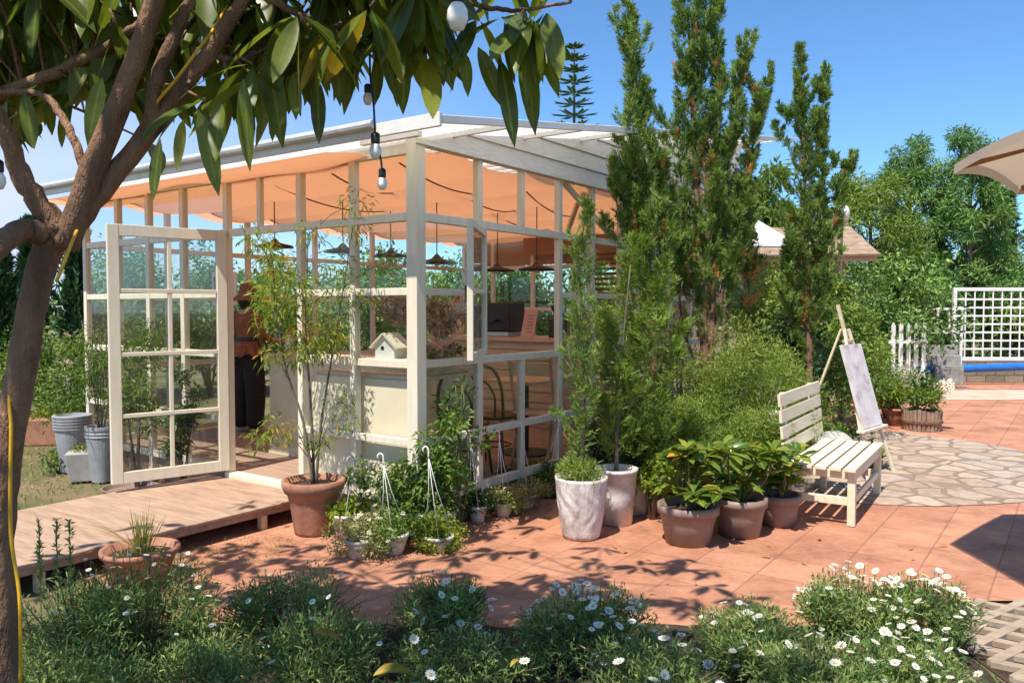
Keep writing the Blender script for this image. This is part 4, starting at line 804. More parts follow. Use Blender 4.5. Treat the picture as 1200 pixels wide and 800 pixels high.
# ------------------------------------------------------------------ right: wall, lattice, railing, picket fence, pipe
def wbox(nm, a, b, mat, lab, cat, bev=.01, **k): return MB().bb(a, b).build(nm, mat, bevel=bev, label=lab, cat=cat, **k)
m, t, b, o_ = nt('rubble_wall'); br = t.nodes.new('ShaderNodeTexBrick'); tcn = t.nodes.new('ShaderNodeTexCoord'); mpn = t.nodes.new('ShaderNodeMapping'); mpn.inputs['Rotation'].default_value = (math.pi/2, 0, 0); t.links.new(tcn.outputs['Object'], mpn.inputs[0]); t.links.new(mpn.outputs[0], br.inputs['Vector'])
br.inputs['Scale'].default_value = 1; br.inputs['Brick Width'].default_value = .42; br.inputs['Row Height'].default_value = .15; br.inputs['Mortar Size'].default_value = .012; br.inputs['Color1'].default_value = (.30, .24, .17, 1); br.inputs['Color2'].default_value = (.19, .16, .12, 1); br.inputs['Mortar'].default_value = (.10, .08, .06, 1)
t.links.new(br.outputs['Color'], b.inputs['Base Color']); b.inputs['Roughness'].default_value = .9; bump(t, noise(t, 9, 6, .7), b, .8, .03)
wbox('stone_wall', (8.0, 17.6, -.05), (19, 18.0, .47), m, 'low rubble stone wall under the white lattice', 'wall')
LT = thing('lattice_panel', 'white square lattice panel standing on the low stone wall', 'trellis', (9.82, 17.75, .474))
mb = MB(); mb.bb((0, -.03, 0), (.075, .03, 1.62)).bb((3.725, -.03, 0), (3.8, .03, 1.62)).bb((.075, -.028, 0), (3.725, .028, .075)).bb((.075, -.028, 1.545), (3.725, .028, 1.62)); mb.build('frame', WHITE, LT, bevel=.005)
mb = MB(); [mb.bb((x-.014, -.014, .075), (x+.014, .0, 1.545)) for x in np.linspace(.075, 3.725, 19)[1:-1]]; [mb.bb((.075, .001, z-.02), (3.725, .015, z+.02)) for z in np.linspace(.075, 1.545, 9)[1:-1]]; mb.build('lattice', WHITE, LT)
BP = thing('blue_pipe', 'thick blue pipe lying along the foot of the stone wall', 'pipe', (9.0, 17.1, .0))
mb = MB(); mb.tube(curve([(-.35, 0, .30), (.5, .0, .33), (2, .05, .38), (4, .05, .43), (7, 0, .45)], 24), .085, 14); mb.build('pipe', BLUEP, BP, smooth=True)
for x in (.4, 3.0, 6.0): MB().bb((x-.05, -.04, -.02), (x+.05, .04, .29+.015*x)).build('bracket', STONEW, BP)
RL = thing('white_railing', 'short white metal railing on the grey steps left of the lattice', 'railing', (8.72, 17.2, .0)); z1, z2 = 1.09, 1.6
RL.location = (8.98, 17.3, 0)
mb = MB(); mb.bb((0, 0, z1), (.84, .04, z1+.06)).bb((0, 0, z2), (.84, .04, z2+.05)); mb.build('rail', WHITE, RL); 
for x in (0, .26, .52, .79): MB().bb((x, .006, z1+.061), (x+.035, .034, z2-.001)).build('baluster', WHITE, RL)
for x in (.02, .77): MB().bb((x, .0, -.02), (x+.05, .04, z1-.001)).build('post', WHITE, RL)
PF = thing('picket_fence', 'short run of white pointed pickets behind the silvery plants', 'fence', (7.35, 15.4, 0), R(12))
for k in range(5):
    x = k*.17; h = 1.36; mb = MB(); mb.add([(x, 0, 0), (x+.085, 0, 0), (x+.085, 0, h-.07), (x+.042, 0, h), (x, 0, h-.07), (x, .02, 0), (x+.085, .02, 0), (x+.085, .02, h-.07), (x+.042, .02, h), (x, .02, h-.07)], [np.array([(0, 1, 2, 3, 4), (9, 8, 7, 6, 5)]), np.array([(0, 5, 6, 1), (1, 6, 7, 2), (2, 7, 8, 3), (3, 8, 9, 4), (4, 9, 5, 0)])]); mb.build('picket', WHITE, PF)
mb = MB(); mb.bb((-.04, .021, .95), (.8, .045, 1.02)).bb((-.04, .021, .35), (.8, .045, .42)); mb.build('rail', WHITE, PF)
ST = thing('stone_steps', 'grey stone steps between the picket fence and the lattice', 'steps', (9.0, 16.9, 0))
for k in range(3): MB().bb((0, k*.12, -.03), (.62, k*.12+.13 if k == 2 else k*.12+.118, .42+.21*k)).build('step', STONEW, ST, bevel=.015)
for (px, py, D, lab, s) in ((975, 492, 7.9, 'larger whitish stone block behind the bench seat', (.42, .3, .42)), (812, 510, 7.4, 'small whitish stone block among the feathery bushes', (.2, .2, .62)), (908, 470, 7.0, 'pale stone just showing beside the bench back', (.24, .2, .74))):
    q = at(px, py, D); r2 = np.random.default_rng(int(px)); mb = MB().sphere((0, 0, s[2]*.5-.02), (s[0]*.55, s[1]*.6, s[2]*.52), 16, 12); V = mb.V[0]; V += .07*np.sin(V[:, [1, 2, 0]]*17+px)*np.array((s[0], s[1], 0)); mb.build('stone_block', pmat('whitish_stone', (.55, .52, .48), (.36, .34, .31), .9, 6, .6, .03), loc=(q[0], D, 0), label=lab, cat='stone')
# barrel and neighbours
q = gp(1080, 503); o = thing('barrel_planter', 'half barrel of bundled bamboo planted with pale hydrangeas', 'planter', q)
mb = MB(); k = 26; [mb.tube([(.21*math.cos(a), .21*math.sin(a), 0), (.225*math.cos(a), .225*math.sin(a), .27+.012*math.sin(a*5))], .027, 7) for a in np.arange(k)*2*math.pi/k]; mb.lathe([(.01, .0), (.2, 0), (.21, .22), (.01, .22)], 20); mb.build('barrel', PALEW if False else pmat('old_bamboo', (.36, .25, .18), (.2, .13, .09), .8, 8, .4), o)
MB().lathe([(.24, .10), (.256, .105), (.256, .135), (.24, .14)], 30).build('hoop', BARKR, o)
foliage(MB(), rng, blobs_in(rng, (0, 0, .5), (.24, .22, .2), 14, .12), 1100, .07, .03, up=.3).build('foliage', MIDG, o)
for (x, y, z) in ((.26, -.1, .60), (.24, .05, .5)): foliage(MB(), rng, [(x, y, z, .09, .09, .085)], 160, .04, .035, out=1, up=.1, jit=.3).build('flower_head', leafmat('pale_hydrangea', [(.6, .56, .66), (.78, .74, .78)], None), o)
o = thing('potted_plant', 'small terracotta pot of light leaves between the easel and the barrel', 'potted plant', gp(1049, 498)); pot(o, .1, .14, .24, TERRA); foliage(MB(), rng, blobs_in(rng, (0, 0, .42), (.22, .18, .16), 10, .12), 500, .11, .045, up=.4, nseg=2).build('foliage', LIME, o)
o = strap_plant('agave_plant', 'low spiky green plant at the easel foot beside the bench end', np.array((*gp(1022, 545)[:2], 0)), 34, .40, .06, LIME, spread=1.3, bend=.45)
# ------------------------------------------------------------------ parasol at the right edge
UC = np.array((3.77, 3.73)); ur = 1.5; a0 = math.atan2(4.36-3.73, 2.4-3.77)
U = thing('beige_parasol', 'large beige parasol with wooden ribs at the right edge', 'parasol', (UC[0], UC[1], 0))
UM = clothmat('parasol_canvas', (.66, .54, .42), .3, (.6, .48, .36)); he, ha = 2.40, 2.95
mb = MB(); kk = 10; V = []; 
for i in range(8):
    a, b_ = a0+i*math.pi/4, a0+(i+1)*math.pi/4; A = np.array((ur*math.cos(a), ur*math.sin(a), he)); Bq = np.array((ur*math.cos(b_), ur*math.sin(b_), he)); T = np.array((0, 0, ha)); rows = []
    for s in np.linspace(0, 1, kk):
        for u in np.linspace(0, 1, kk):
            e = A*(1-u)+Bq*u; sag = (0, 0, .05*math.sin(math.pi*u)*s**2-.09*math.sin(math.pi*s)); rows.append(T*(1-s)+e*s+np.array(sag))
    mb.add(rows, np.array([(r*kk+c, (r+1)*kk+c, (r+1)*kk+c+1, r*kk+c+1) for r in range(kk-1) for c in range(kk-1)]))
mb.build('canopy', UM, U, smooth=True)
mb = MB()
for i in range(8):
    a, b_ = a0+i*math.pi/4, a0+(i+1)*math.pi/4; pr = []
    for u in np.linspace(0, 1, 10):
        e = np.array((ur*math.cos(a), ur*math.sin(a)))*(1-u)+np.array((ur*math.cos(b_), ur*math.sin(b_)))*u; zz = he+.05*math.sin(math.pi*u); pr += [(*e*1.003, zz+.003), (*e*1.006, zz-.05+.0*u)]
    mb.add(pr, np.array([(2*j, 2*j+1, 2*j+3, 2*j+2) for j in range(9)]))
mb.build('valance', UM, U)
for i in range(8):
    a = a0+i*math.pi/4; e = np.array((ur*math.cos(a), ur*math.sin(a), 0)); MB().bar((0, 0, ha-.06), (e[0]*.5, e[1]*.5, he+.165), .022, .03).bar((e[0]*.5, e[1]*.5, he+.165), (e[0]*.985, e[1]*.985, he-.012), .022, .03).build('rib', pmat('rib_wood', (.34, .17, .07), (.24, .11, .05), .5, 6, .1) if i == 0 else bpy.data.materials['rib_wood'], U)
MB().tube([(0, 0, .05), (0, 0, ha+.06)], .024, 14).build('pole', bpy.data.materials['rib_wood'], U, smooth=True); MB().bb((-.3, -.3, -.003), (.3, .3, .07)).build('base', STONEW, U, bevel=.02)
# ------------------------------------------------------------------ junipers beside the pavilion
def tree(name, lab, p, trunk, crown_mb, cm, bark=BARKR, group=None, cat='tree'):
    o = thing(name, lab, cat, p, 0, group); mb = MB()
    for (pts, r0, r1) in trunk: mb.tube(curve(pts, 12), np.linspace(r0, r1, 12), 8)
    mb.build('trunk', bark, o, smooth=True); crown_mb.build('crown', cm, o); return o
rng = np.random.default_rng(77)
def rel(p, px, py, D): return at(px, py, D)-np.array(p)
G = 'junipers along the pavilion'
p = gnd(768, 7.0); T = lambda px, py, D=7.0: rel(p, px, py, D)
mb = MB(); juniper(mb, rng, flames(rng, [(T(750, 370), T(736, -4), .35, .5), (T(762, 400), T(755, 120), .36, .35), (T(778, 330), T(776, 185), .18, .16), (T(738, 290), T(722, 205), .16, .14)]), 760, 60, .05, .0085, .12)
tree('juniper_tree', 'slim juniper nearest the pavilion roof corner with a single tall tip', p, [([(0, 0, 0), T(765, 400), T(752, 220), T(738, 60)], .045, .006), ([T(766, 430), T(778, 320), T(778, 200)], .025, .005), ([T(768, 440), T(790, 380), T(800, 330)], .014, .004), ([T(767, 420), T(742, 350), T(730, 290)], .014, .004), ([T(768, 450), T(745, 400), T(728, 360)], .01, .003)], mb, JUN, group=G)
p = gnd(829, 7.5); T = lambda px, py, D=7.5: rel(p, px, py, D)
mb = MB(); juniper(mb, rng, flames(rng, [(T(808, 400), T(793, -40), .30, .26), (T(822, 400), T(818, -60), .30, .34), (T(840, 380), T(838, -25), .30, .26), (T(836, 260), T(883, 36), .17, .13), (T(846, 330), T(903, 82), .22, .22), (T(795, 350), T(786, 230), .24, .16), (T(858, 350), T(866, 210), .22, .18)]), 1350, 60, .05, .0085, .12)
tree('juniper_tree', 'tallest many-stemmed juniper with two tips leaning out to the right', p, [([(0, 0, 0), T(826, 420), T(815, 200), T(806, 20)], .06, .008), ([T(828, 470), T(838, 300), T(838, 60)], .04, .006), ([T(830, 440), T(856, 290), T(900, 95)], .03, .004), ([T(828, 450), T(800, 380), T(792, 260)], .02, .005), ([T(829, 480), T(812, 420), T(796, 360)], .012, .003)], mb, JUN, group=G)
p = gnd(948, 9.0); T = lambda px, py, D=9.0: rel(p, px, py, D)
mb = MB(); juniper(mb, rng, flames(rng, [(T(945, 430), T(938, 56), .42, .5), (T(956, 400), T(967, 80), .24, .32), (T(962, 330), T(1000, 182), .20, .14), (T(930, 400), T(925, 250), .28, .2)]), 1000, 58, .055, .0095, .1)
tree('juniper_tree', 'dense juniper behind the bench with a short side tip on its right', p, [([(0, 0, 0), T(948, 420), T(944, 250), T(939, 90)], .06, .008), ([T(948, 430), T(962, 320), T(996, 195)], .03, .004)], mb, JUN, group=G)
p = gnd(850, 8.0); T = lambda px, py, D=8.0: rel(p, px, py, D)
mb = MB(); juniper(mb, rng, flames(rng, [(T(864, 330), T(868, 215), .2, .5), (T(880, 360), T(874, 240), .2, .5)]), 240, 30, .06, .013, .5)
tree('juniper_tree', 'thin half-bare juniper just right of the tallest juniper', p, [([(0, 0, 0), T(852, 380), T(862, 250)], .035, .006), ([(0, 0, .3), T(878, 400), T(872, 280)], .02, .004)], mb, JUN, group=G)
# feathery bushes and shrubs in the bed behind the pots
def feather(lab, px, D, H, rad, n=4200, mat=None, kb=30): return shrub(lab, gnd(px, D), H*1.08, rad*1.2, int(n*3.2), .06, .0085, mat or FEATH, kb, .36, name='feathery_bush', cat='bush', up=.5, out=.6, z0=0)
feather('tall feathery light green bush left of the bench back', 880, 7.3, 1.5, .48, 5200)
feather('feathery bush right of the tallest one touching the bench back', 922, 8.0, 1.15, .42, 3600)
feather('broad feathery bush in the middle behind the front mocha pots', 838, 7.3, 1.25, .42, 4200)
feather('low feathery bush at the right of the second white planter', 792, 6.9, .8, .4, 3000)
feather('low feathery bush between the middle mocha pot and the bench', 884, 6.5, .85, .25, 2200)
feather('small feathery bush in front of the tallest juniper trunk', 795, 7.1, .95, .33, 2800)
feather('feathery tuft beside the small white planter', 768, 6.5, .8, .24, 1800)
feather('small feathery bush behind the front mocha pot', 836, 6.5, .78, .3, 2200)
shrub('round dark glossy bush behind the tall feathery bush', gnd(932, 9.4), 1.75, .42, 1900, .075, .045, DARKG, 16, .36)
shrub('loose green bush between the dark glossy bush and the easel', gnd(985, 10.0), 1.35, .7, 2800, .07, .03, MIDG, 20, .32)
shrub('lush light green bush rising behind the easel top', gnd(1012, 11.0), 1.9, .68, 4600, .09, .035, WOODL, 26, .3, fl=None)
shrub('rose bush with a single pink bloom by the white railing', gnd(1058, 16.6), 2.0, .8, 2600, .09, .04, MIDG, 20, .32, fl=PETP, nfl=2, fr=.09)
shrub('silvery flowering plants in front of the picket fence', gnd(1040, 11.8), .95, .65, 2600, .06, .018, GREYG, 20, .3, fl=PETL, nfl=10, fr=.04, up=.6)
shrub('silvery plant behind the barrel planter', gnd(1075, 12.5), .85, .45, 1500, .06, .02, GREYG, 14, .34, up=.6)
shrub('low green plants under the easel', gnd(985, 8.3), .5, .4, 1100, .08, .03, MIDG, 12, .34)
shrub('dark undergrowth bush at the foot of the junipers', gnd(760, 7.4), .95, .5, 2000, .07, .03, DARKG, 18, .32)
shrub('dark leafy bush against the pavilion wall behind the second white planter', gnd(715, 7.0), .9, .35, 1500, .06, .026, DARKG, 16, .34)
shrub('lime-leaved bush between the white planters and the front mocha pot', gnd(765, 6.1), .62, .25, 700, .075, .03, LIME, 12, .36)
shrub('brownish twiggy bush between the two taller junipers', gnd(800, 7.9), 2.0, .42, 1500, .06, .01, leafmat('dry_brown_green', [(.10, .075, .03), (.17, .11, .055), (.08, .10, .03)], None, .7, .2), 18, .34, up=.6)
shrub('pale green bush between the bare juniper and the dense juniper', gnd(900, 10.5), 2.75, .75, 4200, .08, .03, WOODL, 24, .3)
shrub('leafy green bush in front of the garden hut wall', gnd(968, 12.3), 2.25, .62, 3600, .09, .035, WOODL, 24, .3)
shrub('mid green bush in front of the garden hut window', gnd(890, 12.6), 2.0, .6, 3000, .09, .035, MIDG, 22, .3)
shrub('green hedge-like bush at the right of the garden hut', gnd(1050, 16), 2.7, 1.2, 4200, .13, .05, WOODS, 26, .3)
# ------------------------------------------------------------------ trees further back
def leafy(name, lab, px, D, top_py, wpx, n, L, W, mat, kb=30, bs=.28, trunk_h=.3, up=0., out=.8, bend=.3, bark=BARKG, group=None, squash=.8, cat='tree'):
    q = gnd(px, D); H = at(px, top_py, D)[2]; r = wpx/2/FPX*D; o = thing(name, lab, cat, q, 0, group); mb = MB()
    mb.tube(curve([(0, 0, -.1), (.03*H, 0, H*.4), (0, .02*H, H*.85)], 10), np.linspace(.022*H, .004*H, 10), 8)
    bl = blobs_in(rng, (0, 0, H*(trunk_h+1)/2), (r*.8, r*.8, H*(1-trunk_h)/2*.88), kb, bs*r*1.15, squash)
    for b_ in bl[::3]: mb.tube(curve([(0, 0, max(.15*H, b_[2]*.6)), (b_[0]*.5, b_[1]*.5, b_[2]*.85), b_[:3]], 6), np.linspace(.007*H, .002*H, 6), 5)
    mb.build('trunk', bark, o, smooth=True)
    foliage(MB(), rng, bl, n, L, W, out=out, up=up, bend=bend, core=1.8).build('crown', mat, o); return o
def plume(lab, px, D, top_py, wpx, n, mat=WOODS, group=None):
    q = gnd(px, D); H = at(px, top_py, D)[2]; r = wpx/2/FPX*D; o = thing('plumed_tree', lab, 'tree', q, 0, group); mb = MB(); mb.tube([(0, 0, -.1), (0, 0, H*.9)], [.02*H, .004*H], 8); bl = []
    for i in range(90):
        z = rng.uniform(.2, .95)*H; k = r*(.55+.55*math.sin(math.pi*min(1, z/H))**.7)*rng.uniform(.7, 1.1)*(1.1-.45*(z/H)**3); a = rng.random()*6.28
        e = np.array((k*.75*math.cos(a), k*.75*math.sin(a), z)); s = r*.30; bl.append((*e, s, s, s*.9)); 
        if i % 2 == 0: mb.tube([(0, 0, z*.85), e], [.006*H, .002*H], 5)
    mb.build('trunk', BARKG, o, smooth=True); foliage(MB(), rng, bl, n*2, .17, .035, out=.7, up=.15, bend=.25, core=1.7).build('crown', mat, o); return o
plume('tall plume-like tree left of the two, behind the rose bush', 1063, 22, 152, 78, 9000); plume('broadest plume-like tree beside the parasol tip', 1133, 21, 143, 92, 11000)
plume('shorter plume-like tree between the garden hut and the two tall plumes', 1018, 20, 198, 120, 9000, WOODL); 
leafy('broadleaf_tree', 'bright feathery tree behind the tallest juniper and the dense juniper', 897, 17, 172, 95, 6500, .22, .05, WOODL, 34, .3, .25)
leafy('broadleaf_tree', 'dark round tree behind the lattice panel', 1150, 23, 262, 130, 6000, .22, .09, WOODS, 34, .3, .05); leafy('broadleaf_tree', 'mid green tree behind the white railing', 1085, 19.5, 285, 95, 5000, .18, .07, WOODS, 30, .3, .05)
leafy('broadleaf_tree', 'low bushy tree just behind the right half of the lattice', 1195, 20.5, 318, 110, 4500, .16, .06, WOODS, 30, .3, .0)
def spire(lab, px, D, top_py, wpx, mat, nb=420, name='pine_tree', base_py=470, L=.16, W=.03, group=None, lift=(8, 42)):
    q = gnd(px, D); H = at(px, top_py, D)[2]; r = wpx/2/FPX*D
    mb = MB(); juniper(mb, rng, [((0, 0, .1*H), (0, 0, H), r, 1)], nb, 26, L, W, 0, lift); return tree(name, lab, q, [([(0, 0, -.1), (0, 0, H*.5), (0, 0, H*.95)], .018*H, .004)], mb, mat, BARKG, group)
spire('narrow dark pine right of the broadest plume-like tree', 1150, 27, 215, 36, JUN2); spire('dark pine under the parasol edge', 1178, 26, 225, 60, JUN2); spire('dark pine at the far right under the parasol', 1215, 24, 238, 80, JUN2)
# Norfolk pine far behind the roof
q = gnd(672, 30); H = at(672, 52, 30)[2]; o = thing('norfolk_pine', 'tiered conifer far behind the pavilion roof', 'tree', q); MB().tube([(0, 0, 0), (0, 0, H)], [.16, .02], 8).build('trunk', BARKG, o); mb = MB()
for z in np.arange(2.5, H-.1, .42):
    r = .2+.26*(H-z)**.8; r = min(r, 1.1)*rng.uniform(.85, 1.1)
    for a in np.arange(6)*math.pi/3+rng.random()*2:
        k = 200; s = rng.random(k)**.6; d = np.array((math.cos(a), math.sin(a), 0)); P = d*(r*s)[:, None]+np.stack([0*s, 0*s, z+.10*s*s-.05*s], 1)
        sd = np.array((-d[1], d[0], 0)); mb.leaves(P, nrm(d+sd*rng.choice([-1, 1], k)[:, None]*.8+UP*.25), np.tile(UP, (k, 1))+rng.normal(0, .3, (k, 3)), .26*rng.uniform(.5, 1.1, k), .035, 1, 0, .1, rng.random(k)*.6)
mb.build('crown', JUN, o)
# dark conifers on the left and greenery behind the glass
for (px, D, tp, w_, lab) in ((4, 11, 285, 60, 'dark conifer at the far left edge behind the tree trunk'), (38, 12.5, 262, 55, 'dark conifer just left of the tree trunk'), (92, 12.5, 268, 70, 'dark conifer between the tree trunk and the pavilion end post'), (-30, 13, 250, 60, 'dark conifer mostly outside the left edge')):
    spire(lab, px, D, tp, w_, JUN2, 380, 'conifer_tree', L=.13, W=.035, lift=(35, 65))
for (px, D, tp, w_, lab, mt) in ((150, 15, 300, 110, 'leafy tree seen through the open door leaf', WOODS), (240, 17, 295, 60, 'slim leafy tree seen through the glass beside the door hinge', JUN2), (300, 20, 285, 60, 'dark tree seen through the doorway', WOODS), (390, 19, 330, 120, 'low tree seen through the pavilion behind the bamboo-like shrub', WOODS), (455, 17, 285, 130, 'leafy tree seen through the panes over the birdhouse', WOODL), (540, 18, 300, 110, 'leafy tree seen through the first right pane', WOODS), (612, 17, 285, 100, 'light green tree seen through the open window', WOODL), (690, 16, 300, 110, 'green tree behind the pavilion near the slim juniper', WOODS), (770, 15.5, 300, 120, 'green tree behind the pavilion between the junipers', WOODS)):
    leafy('broadleaf_tree', lab, px, D, tp, w_, 2600, .17, .06, mt, 22, .34, .12)
for (px, D, H, r, lab) in ((150, 14, 3.0, 1.3, 'hedge bush outside the left end of the pavilion'), (245, 15, 3.0, 1.3, 'hedge bush beyond the far glass seen between door hinge and person'), (330, 15.5, 2.9, 1.4, 'hedge bush behind the back glass wall left of the bouquets'), (450, 14.5, 2.7, 1.4, 'hedge bush behind the back glass wall behind the bouquets'), (590, 14, 2.6, 1.3, 'hedge bush behind the back glass wall at the coffee bar')): shrub(lab, gnd(px, D), H, r, 6500, .12, .05, WOODS, 34, .32)
r3 = np.random.default_rng(8); bl = []
for x in np.arange(-60, 75, 2.6): bl.append((x+r3.normal(0, .8), 48+r3.normal(0, 4), r3.uniform(.5, 2.2), 2.4, 2.0, r3.uniform(1.5, 2.8)))
foliage(MB(), r3, bl, 22000, .6, .3, zmin=-.2).build('distant_woods', WOODS, kind='stuff')
# ------------------------------------------------------------------ garden hut behind the junipers
HT = thing('garden_hut', 'small pink-walled hut with a tan tiled roof behind the dense juniper', 'hut', (4.0, 14.6, .25), R(-8))
PINKW = pmat('pink_plaster', (.46, .33, .28), (.36, .25, .21), .85, 3, .3); TILE = pmat('tan_roof_tile', (.38, .27, .18), (.26, .17, .11), .8, 6, .5, .02)
mb = MB(); mb.bb((-1.0, 0, -.3), (2.0, 2.4, 2.28)); mb.build('wall', PINKW, HT, bevel=.01)
mb = MB()
for k in range(7):
    yy = -.42+k*.27; mb.bar((-1.35, yy, 2.34+.095*k), (2.42, yy, 2.34+.095*k), .30, .05, up=(0, -.3, .95))
mb.build('roof', TILE, HT, bevel=.006); MB().bb((-1.33, -.46, 2.2), (2.4, -.40, 2.30)).build('fascia', PALEW, HT)
f = MB().bb((-.6, -.03, 1.0), (.3, .0, 1.8)).build('window', WHITE, HT); MB().bb((-.53, -.035, 1.06), (.23, -.031, 1.74)).build('pane', pmat('dark_pane', (.05, .06, .06), None, .1, 5, 0, spec=.6), f)
q = at(986, 300, 13.2); GL = thing('globe_lamp', 'white globe lamp on a slim post behind the dense juniper', 'lamp', (q[0], 13.2, 0)); z = at(986, 250, 13.2)[2]; MB().tube([(0, 0, 0), (0, 0, z-.13)], .02, 10).build('post', BARKG, GL); MB().sphere((0, 0, z), (.12, .12, .15), 18, 12).build('globe', WHITE, GL, smooth=True); MB().lathe([(.05, z-.2), (.1, z-.13), (.02, z-.12)], 16).build('collar', PALEW, GL)
TS = thing('shade_awning', 'pale sheet awning glimpsed between the tallest and the dense juniper', 'awning', at(880, 300, 12.3)*np.array((1, 1, 0)), R(10)); z = at(880, 292, 12.3)[2]
mb = MB(); mb.bar((-.2, -.5, z), (-.2, .9, z+.55), 1.5, .03); mb.build('sheet', WHITE, TS)
for x in (-.85, .45): MB().tube([(x, -.45, 0), (x, -.45, z-.02)], .03, 8).build('post', PALEW, TS)
# ------------------------------------------------------------------ foreground tree
rng = np.random.default_rng(314)
tb = np.array((-1.52, 2.42, 0)); FT = thing('broadleaf_tree', 'big foreground tree with large glossy drooping leaves and smooth brown limbs', 'tree', tb)
A = lambda px, py, D: at(px, py, D)-tb
mb = MB(); BR = []
def limb(pts, r0, r1, n=30):
    c = curve(pts, n, .002, rng); mb.tube(c, np.linspace(r0, r1, n)*(1+.06*np.sin(np.arange(n)*1.1+r0*500)*np.sin(np.arange(n)*.41)), 16); BR.append(c+tb)
fk = A(72, 262, 2.4)
c = curve([(-.035, 0, -.05), A(-4, 720, 2.42), A(-1, 600, 2.42), A(26, 430, 2.4), A(48, 315, 2.4), fk], 60, .0012, rng)
mb.tube(c, np.interp(np.linspace(0, 1, 60), [0, .2, .5, .8, 1], [.074, .056, .042, .040, .048])*(1+.05*np.sin(np.arange(60)*.9)*np.sin(np.arange(60)*.37)), 22); BR.append(c+tb)
limb([A(76, 290, 2.4), A(108, 200, 2.38), A(150, 95, 2.35), A(182, 0, 2.3), A(225, -160, 2.2), A(260, -330, 2.1)], .040, .017)
limb([A(78, 275, 2.4), A(125, 215, 2.42), A(190, 135, 2.45), A(245, 60, 2.45), A(292, -15, 2.4), A(350, -160, 2.35)], .036, .015)
limb([A(172, 158, 2.44), A(185, 90, 2.4), A(210, 30, 2.4), A(228, -20, 2.38), A(240, -140, 2.3)], .024, .012)
limb([A(68, 265, 2.4), A(30, 215, 2.36), A(0, 140, 2.3), A(-60, 40, 2.2)], .035, .018)
limb([A(66, 280, 2.4), A(20, 272, 2.3), A(-40, 330, 2.1)], .038, .028)
limb([A(100, 205, 2.38), A(80, 150, 2.4), A(50, 112, 2.45), A(0, 108, 2.5)], .014, .008)
limb([A(-60, 130, 2.6), A(60, 88, 2.55), A(135, 50, 2.5), A(175, 20, 2.4)], .022, .012)
limb([A(292, -15, 2.4), A(345, 15, 2.45), A(415, 44, 2.5), A(500, 60, 2.55)], .014, .005)
limb([A(330, -90, 2.35), A(430, -40, 2.4), A(560, 6, 2.45), A(610, 12, 2.45), A(668, 3, 2.45)], .012, .004)
limb([A(245, 60, 2.45), A(275, 70, 2.5), A(330, 50, 2.6)], .012, .005)
for e in ((-2.6, 1.6, 3.9), (-.9, 1.9, 4.0), (-.5, 2.9, 3.9), (-2.2, 3.2, 4.1), (-1.5, 1.2, 3.7), (-3.0, 2.6, 3.6), (.1, 2.2, 3.6)):
    q = A(225, -160, 2.2); e = np.array(e)-tb; limb([q, (q+e)/2+(0, 0, .2), e], .02, .006, 10)
tw = tmb = mb
bx, by = [-100, 0, 30, 60, 100, 150, 180, 210, 245, 270, 300, 320, 345, 375, 400, 430, 470, 500, 530, 560, 600, 640, 668, 690], [160, 165, 200, 130, 150, 130, 225, 140, 205, 140, 185, 120, 140, 105, 130, 95, 125, 75, 138, 80, 105, 150, 95, -80]
allb = np.concatenate(BR)
P, Dn, Nn, Ls = [], [], [], []
def ok(p):
    if p[1] < .3: return False
    x, y = proj(p)
    if x > 690: return y < -40
    return y < np.interp(x, bx, by)
def cluster(c, k, lmin=.13, lmax=.23, twig=True):
    got = 0
    for i in range(k):
        a = i*2.4+rng.random(); d = nrm(np.array((math.cos(a), math.sin(a), rng.uniform(-2.6, -.3)))); L = rng.uniform(lmin, lmax)
        p = c+d*.015; tip = p+d*L*.95+np.array((0, 0, -.3*L))
        if not ok(tip) or not ok(p+d*L*.5): continue
        P.append(p-tb); Dn.append(d); Nn.append(nrm(UP+rng.normal(0, .35, 3)+d*.6)); Ls.append(L); got += 1
    if got and twig:
        d = np.linalg.norm(allb-c, axis=1); j = d.argmin()
        if d[j] > .03: tw.tube([allb[j]-tb, (allb[j]+c)/2-tb+rng.normal(0, .03, 3), c-tb], [.006, .005, .0035], 5)
for _ in range(250):
    px = rng.uniform(-60, 530); D = rng.uniform(2.5 if px < 330 else 2.2, 3.3); py = rng.uniform(-190, np.interp(px, bx, by)-38)
    cluster(at(px, py, D), rng.integers(6, 10))
for (px, py, D) in ((150, 100, 2.6), (182, 125, 2.3), (240, 118, 2.3), (262, 100, 2.5), (296, 75, 2.4), (300, 92, 2.4), (402, 40, 2.5), (412, 50, 2.5), (475, 55, 2.5), (505, 58, 2.5), (540, 60, 2.55), (560, 20, 2.5), (590, 20, 2.45), (620, 18, 2.45), (640, 12, 2.45), (612, 30, 2.45), (560, 50, 2.5), (500, 20, 2.5), (450, 30, 2.5)): cluster(at(px, py, D), 8)
for _ in range(290):
    c = np.array((rng.uniform(-3.5, .25), rng.uniform(.9, 3.9), rng.uniform(2.75, 4.5)))
    if rng.random() < .35 and c[0] > -.3: continue
    x, y = proj(c)
    if y < -20: cluster(c, 7, twig=rng.random() < .4)
